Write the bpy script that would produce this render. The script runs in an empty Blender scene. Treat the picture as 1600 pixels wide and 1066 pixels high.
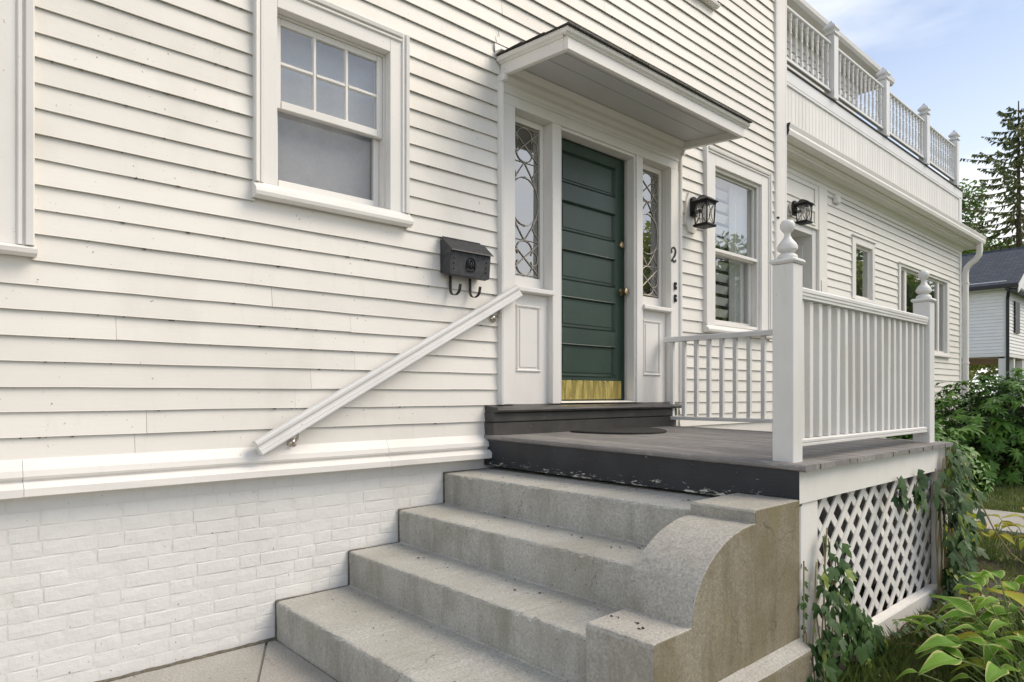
import bpy, math, random
from mathutils import Vector, Matrix, Euler
random.seed(7)
R = math.radians
SC = bpy.context.scene
COL = SC.collection

# ------------------------------------------------------------------ camera
cam_d = bpy.data.cameras.new('camera')
cam = bpy.data.objects.new('camera', cam_d); COL.objects.link(cam)
cam_d.sensor_width = 36.0; cam_d.lens = 1043.0 / 1600.0 * 36.0
cam_d.shift_y = 83.0 / 1600.0
cam_d.clip_start = 0.05; cam_d.clip_end = 2000
YAW = math.atan2(1157.0, 1043.0)            # heading of the view from +x towards +y
cam.location = (0, -3.5, 1.31)
cam.rotation_euler = (R(90), 0, YAW - R(90))
SC.camera = cam

# ------------------------------------------------------------------ world, sun, exposure
SUN_EL, SUN_AZ = R(47), math.atan2(0.74, -0.67)   # azimuth measured from +y towards +x
w = bpy.data.worlds.new('World'); SC.world = w; w.use_nodes = True
nt = w.node_tree; nt.nodes.clear()
sky = nt.nodes.new('ShaderNodeTexSky'); sky.sky_type = 'NISHITA'; sky.sun_disc = False
sky.sun_elevation = SUN_EL; sky.sun_rotation = SUN_AZ; sky.air_density = 1.0; sky.dust_density = 1.2; sky.ozone_density = 1.6
tc = nt.nodes.new('ShaderNodeTexCoord')
mp = nt.nodes.new('ShaderNodeMapping'); mp.inputs['Scale'].default_value = (1.0, 1.0, 3.2); mp.inputs['Location'].default_value = (2.1, 0.4, 0.3)
nz = nt.nodes.new('ShaderNodeTexNoise'); nz.inputs['Scale'].default_value = 1.7; nz.inputs['Detail'].default_value = 6; nz.inputs['Roughness'].default_value = 0.55
cr = nt.nodes.new('ShaderNodeValToRGB'); cr.color_ramp.elements[0].position = 0.40; cr.color_ramp.elements[1].position = 0.74
cr.color_ramp.elements[0].color = (0.06, 0.06, 0.06, 1); cr.color_ramp.elements[1].color = (0.95, 0.95, 0.95, 1)
cm = nt.nodes.new('ShaderNodeMixRGB'); cm.inputs[2].default_value = (7.6, 7.6, 7.6, 1)
bg = nt.nodes.new('ShaderNodeBackground'); bg.inputs['Strength'].default_value = 0.13
ow = nt.nodes.new('ShaderNodeOutputWorld')
L = nt.links.new
L(tc.outputs['Generated'], mp.inputs['Vector']); L(mp.outputs['Vector'], nz.inputs['Vector']); L(nz.outputs['Fac'], cr.inputs['Fac'])
sx_ = nt.nodes.new('ShaderNodeSeparateXYZ'); hz = nt.nodes.new('ShaderNodeMapRange'); hz.inputs['From Min'].default_value = 0.02; hz.inputs['From Max'].default_value = 0.50; hz.inputs['To Min'].default_value = 0.75; hz.inputs['To Max'].default_value = 0.0
mxm = nt.nodes.new('ShaderNodeMath'); mxm.operation = 'ADD'; mxm.use_clamp = True
L(tc.outputs['Generated'], sx_.inputs[0]); L(sx_.outputs['Z'], hz.inputs['Value']); L(hz.outputs['Result'], mxm.inputs[0]); L(cr.outputs['Color'], mxm.inputs[1]); L(mxm.outputs[0], cm.inputs[0])
L(sky.outputs['Color'], cm.inputs[1]); L(cm.outputs['Color'], bg.inputs['Color']); L(bg.outputs['Background'], ow.inputs['Surface'])

sun_d = bpy.data.lights.new('sun', 'SUN'); sun_d.energy = 2.0; sun_d.angle = R(36); sun_d.color = (1.0, 0.87, 0.70)
sun = bpy.data.objects.new('sun', sun_d); COL.objects.link(sun)
sd = Vector((math.sin(SUN_AZ) * math.cos(SUN_EL), math.cos(SUN_AZ) * math.cos(SUN_EL), math.sin(SUN_EL)))
sun.rotation_euler = sd.to_track_quat('Z', 'Y').to_euler(); sun.location = sd * 50
SC.view_settings.view_transform = 'Standard'; SC.view_settings.look = 'None'
SC.cycles.max_bounces = 8; SC.cycles.diffuse_bounces = 3; SC.cycles.glossy_bounces = 3; SC.cycles.transparent_max_bounces = 12; SC.cycles.transmission_bounces = 4
SC.view_settings.exposure = 0.43; SC.view_settings.gamma = 1.0

# ------------------------------------------------------------------ materials
def new_mat(name):
    m = bpy.data.materials.new(name); m.use_nodes = True
    n = m.node_tree.nodes; b = n['Principled BSDF']
    return m, m.node_tree, b
def N(t, k, **kw):
    n = t.nodes.new(k)
    for a, v in kw.items(): setattr(n, a, v)
    return n
def noise(t, scale, detail=3, rough=0.5, stretch=(1, 1, 1), loc=(0, 0, 0)):
    g = N(t, 'ShaderNodeNewGeometry'); mp = N(t, 'ShaderNodeMapping')
    mp.inputs['Scale'].default_value = stretch; mp.inputs['Location'].default_value = loc
    z = N(t, 'ShaderNodeTexNoise'); z.inputs['Scale'].default_value = scale; z.inputs['Detail'].default_value = min(detail, 4); z.inputs['Roughness'].default_value = rough
    t.links.new(g.outputs['Position'], mp.inputs['Vector']); t.links.new(mp.outputs['Vector'], z.inputs['Vector'])
    return z.outputs['Fac']
def ramp(t, fac, p0, p1, c0=0.0, c1=1.0):
    r = N(t, 'ShaderNodeMapRange'); r.inputs['From Min'].default_value = p0; r.inputs['From Max'].default_value = p1
    r.inputs['To Min'].default_value = c0; r.inputs['To Max'].default_value = c1
    t.links.new(fac, r.inputs['Value']); return r.outputs['Result']
def mixc(t, fac, a, b, mode='MIX'):
    m = N(t, 'ShaderNodeMixRGB', blend_type=mode)
    for i, v in ((0, fac), (1, a), (2, b)):
        if isinstance(v, (int, float)): m.inputs[i].default_value = v
        elif isinstance(v, tuple): m.inputs[i].default_value = v + (1,) if len(v) == 3 else v
        else: t.links.new(v, m.inputs[i])
    return m.outputs['Color']
def mul(t, a, b):
    m = N(t, 'ShaderNodeMath', operation='MULTIPLY')
    for i, v in ((0, a), (1, b)):
        if isinstance(v, (int, float)): m.inputs[i].default_value = v
        else: t.links.new(v, m.inputs[i])
    return m.outputs[0]
def add(t, a, b):
    m = N(t, 'ShaderNodeMath', operation='ADD')
    for i, v in ((0, a), (1, b)):
        if isinstance(v, (int, float)): m.inputs[i].default_value = v
        else: t.links.new(v, m.inputs[i])
    return m.outputs[0]
def bump(t, b, h, strength=0.3, dist=0.003):
    u = N(t, 'ShaderNodeBump'); u.inputs['Strength'].default_value = strength; u.inputs['Distance'].default_value = dist
    t.links.new(h, u.inputs['Height']); t.links.new(u.outputs['Normal'], b.inputs['Normal'])
def objrand(t):
    return N(t, 'ShaderNodeObjectInfo').outputs['Random']
def zpos(t):
    g = N(t, 'ShaderNodeNewGeometry'); s = N(t, 'ShaderNodeSeparateXYZ'); t.links.new(g.outputs['Position'], s.inputs[0]); return s.outputs
def dark(c, f): return tuple(x * f for x in c)

def paint(name, col, grime=(0.30, 0.26, 0.19), amt=0.25, specks=0.6, rough=0.5, grain=(6, 40, 40), bstr=0.25, vary=0.06, spec_scale=58, lump=0.0):
    m, t, b = new_mat(name)
    c = mixc(t, ramp(t, noise(t, 1.1, 5), 0.3, 0.7), dark(col, 0.955), dark(col, 1.03))
    c = mixc(t, mul(t, ramp(t, noise(t, 2.6, 6, 0.6, (1, 1, 0.5), (5, 2, 1)), 0.52, 0.78), amt), c, grime)
    c = mixc(t, mul(t, ramp(t, noise(t, 9.0, 5, 0.65, (1.6, 1, 0.25), (1, 7, 3)), 0.60, 0.80), amt * 0.8), c, grime)
    sp = mul(t, ramp(t, noise(t, spec_scale, 2, 0.5, (1, 1, 1), (3, 3, 3)), 0.715, 0.75), ramp(t, noise(t, 3.0, 3, 0.5), 0.42, 0.60))
    c = mixc(t, mul(t, sp, specks), c, (0.13, 0.10, 0.065))
    k = N(t, 'ShaderNodeHueSaturation'); t.links.new(c, k.inputs['Color'])
    t.links.new(ramp(t, objrand(t), 0, 1, 1 - vary, 1 + vary * 0.4), k.inputs['Value'])
    t.links.new(k.outputs['Color'], b.inputs['Base Color'])
    b.inputs['Roughness'].default_value = rough
    h = add(t, add(t, noise(t, 7, 6, 0.7, grain), mul(t, noise(t, 55, 3), 0.5)), mul(t, noise(t, 11, 3, 0.6), lump))
    bump(t, b, h, bstr, 0.0025)
    return m
WHITE = (0.755, 0.728, 0.675)
M_SIDING = paint('siding_paint', WHITE, amt=0.17, specks=0.9, grain=(1.2, 14, 14))
M_TRIM = paint('trim_paint', (0.775, 0.755, 0.72), amt=0.14, specks=0.5, grain=(3, 3, 3), vary=0.03)
M_COOL = paint('porch_paint', (0.70, 0.695, 0.675), amt=0.22, specks=0.6, grain=(14, 14, 1.2), vary=0.05)
M_BALCONY = paint('balcony_paint', (0.74, 0.745, 0.745), amt=0.1, specks=0.2, grain=(4, 4, 1), vary=0.03)
M_BEAD = paint('beadboard_paint', (0.75, 0.735, 0.70), amt=0.12, specks=0.4, vary=0.07)
M_WING = paint('wing_paint', (0.78, 0.755, 0.70), amt=0.10, specks=0.3, grain=(1.2, 14, 14), vary=0.03)
M_BRICK = paint('brick_paint', (0.70, 0.695, 0.675), grime=(0.52, 0.50, 0.45), amt=0.25, specks=0.8, rough=0.75, grain=(5, 5, 5), bstr=0.8, vary=0.012, lump=0.7)
M_MORTAR = paint('mortar_paint', (0.68, 0.675, 0.655), grime=(0.48, 0.45, 0.38), amt=0.35, specks=0.8, rough=0.85, grain=(6, 6, 6), bstr=0.9, vary=0.0, lump=0.7)
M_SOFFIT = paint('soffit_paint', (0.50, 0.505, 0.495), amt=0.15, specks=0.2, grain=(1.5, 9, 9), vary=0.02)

def simple(name, col, rough=0.5, metal=0.0, var=0.15, scale=20, bs=0.2, spec=0.5, vary=0.0, stretch=(1, 1, 1)):
    m, t, b = new_mat(name)
    c = mixc(t, ramp(t, noise(t, scale, 4, 0.6, stretch), 0.3, 0.7), dark(col, 1 - var), dark(col, 1 + var))
    if vary:
        k = N(t, 'ShaderNodeHueSaturation'); t.links.new(c, k.inputs['Color'])
        t.links.new(ramp(t, objrand(t), 0, 1, 1 - vary, 1 + vary), k.inputs['Value']); c = k.outputs['Color']
    t.links.new(c, b.inputs['Base Color']); b.inputs['Roughness'].default_value = rough; b.inputs['Metallic'].default_value = metal
    b.inputs['Specular IOR Level'].default_value = spec
    if bs: bump(t, b, noise(t, scale * 3, 3, 0.6, stretch), bs, 0.002)
    return m
M_BLACKMETAL = simple('black_metal', (0.018, 0.018, 0.02), 0.42, 0.6, 0.3, 60, 0.2)
M_MAILBOX = simple('mailbox_metal', (0.055, 0.057, 0.062), 0.55, 0.35, 0.35, 35, 0.35)
M_IRON = simple('worn_iron', (0.045, 0.035, 0.028), 0.6, 0.5, 0.4, 80, 0.3)
M_BRASS = simple('aged_brass', (0.45, 0.36, 0.22), 0.28, 1.0, 0.25, 60, 0.1)
M_CHROME = simple('bracket_nickel', (0.55, 0.50, 0.45), 0.25, 1.0, 0.2, 60, 0.05)
M_LEAD = simple('lead_came', (0.40, 0.38, 0.33), 0.5, 0.5, 0.2, 60, 0.2)
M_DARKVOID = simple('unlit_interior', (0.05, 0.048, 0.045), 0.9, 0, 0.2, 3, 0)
M_SHADE = simple('linen_shade', (0.40, 0.40, 0.41), 0.9, 0, 0.06, 60, 0.2)
M_CURTAIN = simple('white_curtain', (0.72, 0.71, 0.69), 0.9, 0, 0.05, 40, 0.1)
M_RUBBER = simple('mat_rubber', (0.022, 0.021, 0.020), 0.85, 0, 0.3, 50, 0.6)
M_SHINGLE = simple('canopy_shingle', (0.05, 0.045, 0.04), 0.95, 0, 0.4, 120, 0.6, vary=0.2)
M_MEMBRANE = simple('roof_membrane', (0.06, 0.06, 0.062), 0.8, 0, 0.2, 30, 0.2)
M_NUMBER = simple('black_number', (0.02, 0.02, 0.02), 0.45, 0.0, 0.2, 60, 0.1)
M_DARKTRIM = simple('dark_gutter', (0.02, 0.022, 0.026), 0.4, 0.2, 0.2, 20, 0)

def kick_mat():
    m, t, b = new_mat('kick_plate_brass')
    b.inputs['Base Color'].default_value = (0.74, 0.60, 0.22, 1); b.inputs['Metallic'].default_value = 1.0; b.inputs['Roughness'].default_value = 0.24
    h = noise(t, 3.2, 2, 0.4, (4.6, 1, 0.55), (0.3, 0, 0))
    bump(t, b, h, 0.9, 0.03)
    return m
M_KICK = kick_mat()

def door_mat():
    m, t, b = new_mat('green_door_paint')
    col = (0.022, 0.048, 0.034)
    c = mixc(t, ramp(t, noise(t, 2.0, 6, 0.6, (1, 1, 0.7)), 0.35, 0.7), dark(col, 0.85), dark(col, 1.25))
    c = mixc(t, mul(t, ramp(t, noise(t, 22, 5, 0.7, (1, 1, 0.5)), 0.62, 0.75), 0.35), c, (0.09, 0.12, 0.10))
    t.links.new(c, b.inputs['Base Color']); b.inputs['Roughness'].default_value = 0.36
    bump(t, b, add(t, noise(t, 12, 5, 0.6, (8, 8, 0.6)), noise(t, 40, 3)), 0.22, 0.003)
    return m
M_DOOR = door_mat()

def glass_mat(name, ior=0.1, tint=(0.93, 0.96, 0.95), wob=0.0, rough=0.0, grime=0.05):
    m, t, b = new_mat(name); t.nodes.remove(b)
    o = t.nodes['Material Output']
    lw = N(t, 'ShaderNodeLayerWeight'); lw.inputs['Blend'].default_value = 0.5
    pw = N(t, 'ShaderNodeMath', operation='POWER'); pw.inputs[1].default_value = 5.0; t.links.new(lw.outputs['Facing'], pw.inputs[0])
    f = N(t, 'ShaderNodeMapRange'); f.inputs['To Min'].default_value = ior; t.links.new(pw.outputs[0], f.inputs['Value'])
    tr = N(t, 'ShaderNodeBsdfTransparent'); tr.inputs['Color'].default_value = tint + (1,)
    gl = N(t, 'ShaderNodeBsdfGlossy'); gl.inputs['Roughness'].default_value = rough
    mx = N(t, 'ShaderNodeMixShader')
    t.links.new(f.outputs[0], mx.inputs[0]); t.links.new(tr.outputs[0], mx.inputs[1]); t.links.new(gl.outputs[0], mx.inputs[2])
    df = N(t, 'ShaderNodeBsdfDiffuse'); df.inputs['Color'].default_value = (0.6, 0.6, 0.58, 1)
    m2 = N(t, 'ShaderNodeMixShader'); t.links.new(mul(t, ramp(t, noise(t, 14, 6, 0.7), 0.35, 0.75), grime), m2.inputs[0])
    t.links.new(mx.outputs[0], m2.inputs[1]); t.links.new(df.outputs[0], m2.inputs[2])
    t.links.new(m2.outputs[0], o.inputs['Surface'])
    if wob:
        u = N(t, 'ShaderNodeBump'); u.inputs['Strength'].default_value = wob; u.inputs['Distance'].default_value = 0.01
        t.links.new(noise(t, 3.0, 2), u.inputs['Height']); t.links.new(u.outputs['Normal'], gl.inputs['Normal']); t.links.new(u.outputs['Normal'], lw.inputs['Normal'])
    return m
M_GLASS = glass_mat('window_glass', 0.22, wob=0.05, grime=0.08)
M_GLASSSTORM = glass_mat('storm_glass', 0.34, (0.9, 0.93, 0.92), wob=0.05, grime=0.05)
M_GLASSDIM = glass_mat('screened_glass', 0.10, (0.85, 0.86, 0.87), wob=0.05, rough=0.03, grime=0.10)
M_GLASSDARK = glass_mat('sidelight_glass', 0.42, (0.45, 0.47, 0.46), wob=0.04, grime=0.05)
M_GLASSWING = glass_mat('wing_glass', 0.42, (0.85, 0.9, 0.87), wob=0.10, grime=0.05)
M_LAMPGLASS = glass_mat('lantern_glass', 0.06, (0.95, 0.95, 0.93), grime=0.25)

def concrete(name, base, stain, stain_amt, drip=True, rough=0.9, pit=0.5, lich=None):
    m, t, b = new_mat(name)
    c = mixc(t, ramp(t, noise(t, 3.0, 6, 0.6), 0.3, 0.7), dark(base, 0.86), dark(base, 1.12))
    ag = noise(t, 85, 4, 0.75)
    c = mixc(t, ramp(t, ag, 0.35, 0.68), mixc(t, 0.65, c, dark(base, 0.55)), mixc(t, 0.4, c, dark(base, 1.45)))
    st = ramp(t, noise(t, 2.2, 6, 0.62, (1, 1, 0.9), (4, 1, 2)), 0.42, 0.72)
    c = mixc(t, mul(t, st, stain_amt), c, stain)
    if drip:
        dr = ramp(t, noise(t, 7.5, 5, 0.65, (1, 1, 0.12), (0, 3, 0)), 0.50, 0.72)
        nrm = N(t, 'ShaderNodeNewGeometry'); s = N(t, 'ShaderNodeSeparateXYZ'); t.links.new(nrm.outputs['Normal'], s.inputs[0])
        vert = ramp(t, s.outputs[2], 0.25, 0.75, 1.0, 0.0)
        c = mixc(t, mul(t, mul(t, dr, vert), 0.5), c, dark(stain, 0.65))
        c = mixc(t, mul(t, mul(t, ramp(t, noise(t, 3.4, 6, 0.7, (1, 1, 0.8), (7, 2, 5)), 0.48, 0.62), vert), 0.4), c, dark(stain, 0.8))
    if lich: c = mixc(t, mul(t, ramp(t, noise(t, 5, 6, 0.7, (1, 1, 0.5), (8, 8, 8)), 0.5, 0.68), 0.6), c, lich)
    c = mixc(t, mul(t, ramp(t, noise(t, 75, 2, 0.5, (1, 1, 1), (9, 1, 4)), 0.70, 0.75), 0.75), c, (0.06, 0.055, 0.045))
    g_ = N(t, 'ShaderNodeNewGeometry'); vo = N(t, 'ShaderNodeTexVoronoi', feature='DISTANCE_TO_EDGE'); vo.inputs['Scale'].default_value = 1.15
    wv = N(t, 'ShaderNodeVectorMath', operation='ADD'); nz_ = N(t, 'ShaderNodeTexNoise'); nz_.inputs['Scale'].default_value = 5.0; nz_.inputs['Detail'].default_value = 6
    sc_ = N(t, 'ShaderNodeVectorMath', operation='SCALE'); sc_.inputs['Scale'].default_value = 0.35
    t.links.new(g_.outputs['Position'], nz_.inputs['Vector']); t.links.new(nz_.outputs['Color'], sc_.inputs[0]); t.links.new(g_.outputs['Position'], wv.inputs[0]); t.links.new(sc_.outputs[0], wv.inputs[1]); t.links.new(wv.outputs[0], vo.inputs['Vector'])
    ck = mul(t, ramp(t, vo.outputs['Distance'], 0.0, 0.0045, 1.0, 0.0), ramp(t, noise(t, 1.4, 2, 0.5, (1, 1, 1), (2, 6, 1)), 0.52, 0.60))
    c = mixc(t, mul(t, ck, 0.7), c, dark(base, 0.25))
    t.links.new(c, b.inputs['Base Color']); b.inputs['Roughness'].default_value = rough
    b.inputs['Specular IOR Level'].default_value = 0.25
    h = add(t, add(t, noise(t, 150, 3, 0.6), mul(t, noise(t, 30, 4, 0.6), 0.8)), mul(t, ramp(t, noise(t, 75, 2, 0.5), 0.68, 0.76), -0.8))
    bump(t, b, h, pit, 0.004)
    return m
M_STEP = concrete('step_concrete', (0.48, 0.475, 0.44), (0.31, 0.295, 0.24), 0.5)
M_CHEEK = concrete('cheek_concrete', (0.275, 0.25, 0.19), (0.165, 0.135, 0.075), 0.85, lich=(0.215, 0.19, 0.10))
M_CAP = concrete('weathered_cap_concrete', (0.44, 0.425, 0.385), (0.27, 0.25, 0.20), 0.45)
M_WALK = concrete('walk_concrete', (0.42, 0.405, 0.37), (0.30, 0.28, 0.23), 0.4, drip=False)

def deck_mat():
    m, t, b = new_mat('deck_grey_paint')
    col = (0.215, 0.203, 0.196)
    c = mixc(t, ramp(t, noise(t, 3, 5, 0.6), 0.3, 0.7), dark(col, 0.8), dark(col, 1.2))
    c = mixc(t, mul(t, ramp(t, noise(t, 6, 6, 0.7, (6, 1.1, 6)), 0.53, 0.66), 0.65), c, (0.38, 0.365, 0.34))
    c = mixc(t, mul(t, ramp(t, noise(t, 9, 5, 0.7, (7, 1, 7), (3, 9, 2)), 0.62, 0.68), 0.7), c, (0.10, 0.085, 0.07))
    k = N(t, 'ShaderNodeHueSaturation'); t.links.new(c, k.inputs['Color']); t.links.new(ramp(t, objrand(t), 0, 1, 0.88, 1.1), k.inputs['Value'])
    t.links.new(k.outputs['Color'], b.inputs['Base Color']); b.inputs['Roughness'].default_value = 0.65
    bump(t, b, noise(t, 12, 5, 0.7, (8, 0.8, 8)), 0.5, 0.003)
    return m
M_DECK = deck_mat()
def black_fascia_mat(name='black_fascia_paint', col=(0.017, 0.020, 0.026), zlo=0.81, zhi=0.90, chips=1.0, st=(8, 1, 8)):
    m, t, b = new_mat(name)
    c = mixc(t, ramp(t, noise(t, 6, 5), 0.3, 0.7), dark(col, 0.8), dark(col, 1.4))
    z = zpos(t)[2]
    lo = ramp(t, z, zlo, zhi, 0.16, -0.02)
    v = add(t, noise(t, 16, 7, 0.75, (1, 1, 4.0), (2, 1.3, 0)), lo)
    ch = ramp(t, v, 0.685, 0.70)
    c = mixc(t, mul(t, ch, chips), c, (0.55, 0.53, 0.49))
    c = mixc(t, mul(t, ramp(t, noise(t, 40, 2, 0.5), 0.74, 0.77), 0.6), c, (0.4, 0.38, 0.35))
    t.links.new(c, b.inputs['Base Color']); b.inputs['Roughness'].default_value = 0.5
    bump(t, b, add(t, noise(t, 8, 5, 0.7, (6, 1, 10)), mul(t, ch, -0.6)), 0.5, 0.003)
    return m
M_FASCIA = black_fascia_mat()
M_DOORSTEP = black_fascia_mat('doorstep_black_paint', (0.045, 0.043, 0.040), 0.9, 0.95, 0.5)

def leaf_mat(name, c1, c2, rough=0.4, trans=0.25, edge=None, spec=0.5):
    m, t, b = new_mat(name)
    c = mixc(t, objrand(t), c1, c2)
    c = mixc(t, ramp(t, noise(t, 6, 3), 0.35, 0.65), c, mixc(t, 0.5, c, dark(c2, 1.2)))
    if edge:
        uv = N(t, 'ShaderNodeUVMap'); s = N(t, 'ShaderNodeSeparateXYZ'); t.links.new(uv.outputs[0], s.inputs[0])
        a = N(t, 'ShaderNodeMath', operation='ABSOLUTE'); sub = N(t, 'ShaderNodeMath', operation='SUBTRACT'); sub.inputs[1].default_value = 0.5
        t.links.new(s.outputs[0], sub.inputs[0]); t.links.new(sub.outputs[0], a.inputs[0])
        e = ramp(t, add(t, a.outputs[0], mul(t, noise(t, 60, 3), 0.14)), 0.455, 0.50)
        c = mixc(t, e, c, edge)
        wv = N(t, 'ShaderNodeMath', operation='SINE'); t.links.new(mul(t, s.outputs[0], 62.0), wv.inputs[0])
        bump(t, b, wv.outputs[0], 0.35, 0.004)
    t.links.new(c, b.inputs['Base Color']); b.inputs['Roughness'].default_value = rough; b.inputs['Specular IOR Level'].default_value = spec
    if trans:
        o = t.nodes['Material Output']; tl = N(t, 'ShaderNodeBsdfTranslucent'); t.links.new(c, tl.inputs['Color'])
        mx = N(t, 'ShaderNodeMixShader'); mx.inputs[0].default_value = trans
        t.links.new(b.outputs[0], mx.inputs[1]); t.links.new(tl.outputs[0], mx.inputs[2]); t.links.new(mx.outputs[0], o.inputs['Surface'])
    return m
def foliage_mat(name, c1, c2, trans=0.3, scale=2.0, rough=0.5):
    m, t, b = new_mat(name)
    g = N(t, 'ShaderNodeNewGeometry')
    c = mixc(t, g.outputs['Random Per Island'], c1, c2)
    c = mixc(t, ramp(t, noise(t, scale, 3), 0.4, 0.62), c, dark(c2, 1.25))
    t.links.new(c, b.inputs['Base Color']); b.inputs['Roughness'].default_value = rough
    o = t.nodes['Material Output']; tl = N(t, 'ShaderNodeBsdfTranslucent'); t.links.new(c, tl.inputs['Color'])
    mx = N(t, 'ShaderNodeMixShader'); mx.inputs[0].default_value = trans
    t.links.new(b.outputs[0], mx.inputs[1]); t.links.new(tl.outputs[0], mx.inputs[2]); t.links.new(mx.outputs[0], o.inputs['Surface'])
    return m
M_HOSTA = leaf_mat('hosta_leaf', (0.11, 0.25, 0.025), (0.20, 0.37, 0.045), 0.45, 0.3, edge=(0.52, 0.55, 0.20), spec=0.2)
M_HOSTAY = leaf_mat('yellowing_leaf', (0.20, 0.32, 0.03), (0.42, 0.40, 0.04), 0.5, 0.35, edge=(0.45, 0.30, 0.05), spec=0.2)
M_STALK = simple('plant_stalk', (0.16, 0.22, 0.06), 0.6, 0, 0.2, 30, 0)
M_DRYSTALK = simple('dry_stalk', (0.30, 0.24, 0.13), 0.8, 0, 0.2, 30, 0)
M_IVY = leaf_mat('ivy_leaf', (0.022, 0.055, 0.018), (0.060, 0.115, 0.032), 0.45, 0.12, spec=0.25)
M_IVYNEW = leaf_mat('young_ivy_leaf', (0.16, 0.26, 0.03), (0.24, 0.30, 0.05), 0.4, 0.3)
M_RHODO = leaf_mat('rhododendron_leaf', (0.05, 0.13, 0.02), (0.13, 0.26, 0.045), 0.42, 0.2, spec=0.28)
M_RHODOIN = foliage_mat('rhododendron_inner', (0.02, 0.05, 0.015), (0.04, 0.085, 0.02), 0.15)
M_BARK = simple('bark', (0.10, 0.075, 0.055), 0.95, 0, 0.35, 12, 0.6, stretch=(1, 1, 0.3))
M_TREE = foliage_mat('tree_leaf', (0.055, 0.115, 0.025), (0.13, 0.22, 0.045), 0.5, 0.5)
M_TREEY = foliage_mat('yellow_green_leaf', (0.14, 0.22, 0.035), (0.32, 0.36, 0.08), 0.5, 0.5)
M_NEEDLE = foliage_mat('spruce_needle', (0.06, 0.10, 0.03), (0.17, 0.19, 0.06), 0.2, 0.4)
M_GRASS = foliage_mat('grass_blade', (0.07, 0.12, 0.025), (0.15, 0.19, 0.05), 0.3, 3)
M_LITTER = foliage_mat('dead_leaf', (0.09, 0.055, 0.03), (0.24, 0.16, 0.09), 0.1, 6)
M_JOINT = simple('dirty_joint', (0.13, 0.115, 0.09), 0.95, 0, 0.4, 40, 0.6)
M_SPECK = simple('leaf_crumb', (0.035, 0.027, 0.020), 0.9, 0, 0.4, 60, 0)

def ground_mat():
    m, t, b = new_mat('lawn_soil')
    c = mixc(t, ramp(t, noise(t, 0.7, 6), 0.35, 0.65), (0.085, 0.115, 0.035), (0.15, 0.165, 0.06))
    c = mixc(t, ramp(t, noise(t, 30, 5, 0.7), 0.45, 0.7), c, (0.12, 0.10, 0.05))
    t.links.new(c, b.inputs['Base Color']); b.inputs['Roughness'].default_value = 0.95
    bump(t, b, noise(t, 40, 5, 0.7), 0.8, 0.02); return m
M_GROUND = ground_mat()
M_SOIL = simple('bed_soil', (0.055, 0.042, 0.030), 0.98, 0, 0.5, 25, 1.0)
M_ASPHALT = simple('asphalt', (0.055, 0.055, 0.057), 0.9, 0, 0.2, 60, 0.4)
M_NSIDING = simple('vinyl_siding', (0.84, 0.84, 0.84), 0.55, 0, 0.04, 3, 0)
M_NTRIM = simple('neighbour_trim', (0.78, 0.78, 0.77), 0.5, 0, 0.03, 3, 0)
M_NBROWN = simple('porch_ceiling_wood', (0.25, 0.17, 0.10), 0.7, 0, 0.1, 3, 0)
def shingle_mat():
    m, t, b = new_mat('blue_grey_shingle')
    uv = N(t, 'ShaderNodeUVMap'); br = N(t, 'ShaderNodeTexBrick')
    br.inputs['Scale'].default_value = 1.0; br.inputs['Brick Width'].default_value = 0.30; br.inputs['Row Height'].default_value = 0.14; br.inputs['Mortar Size'].default_value = 0.014
    br.inputs['Color1'].default_value = (0.040, 0.052, 0.075, 1); br.inputs['Color2'].default_value = (0.075, 0.090, 0.118, 1); br.inputs['Mortar'].default_value = (0.018, 0.022, 0.030, 1)
    t.links.new(uv.outputs[0], br.inputs['Vector'])
    c = mixc(t, ramp(t, noise(t, 6, 5, 0.7), 0.3, 0.7), mixc(t, 0.5, br.outputs['Color'], (0.03, 0.038, 0.05)), br.outputs['Color'])
    t.links.new(c, b.inputs['Base Color']); b.inputs['Roughness'].default_value = 0.9
    bump(t, b, br.outputs['Fac'], -0.5, 0.02); return m
M_NROOF = shingle_mat()

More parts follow.
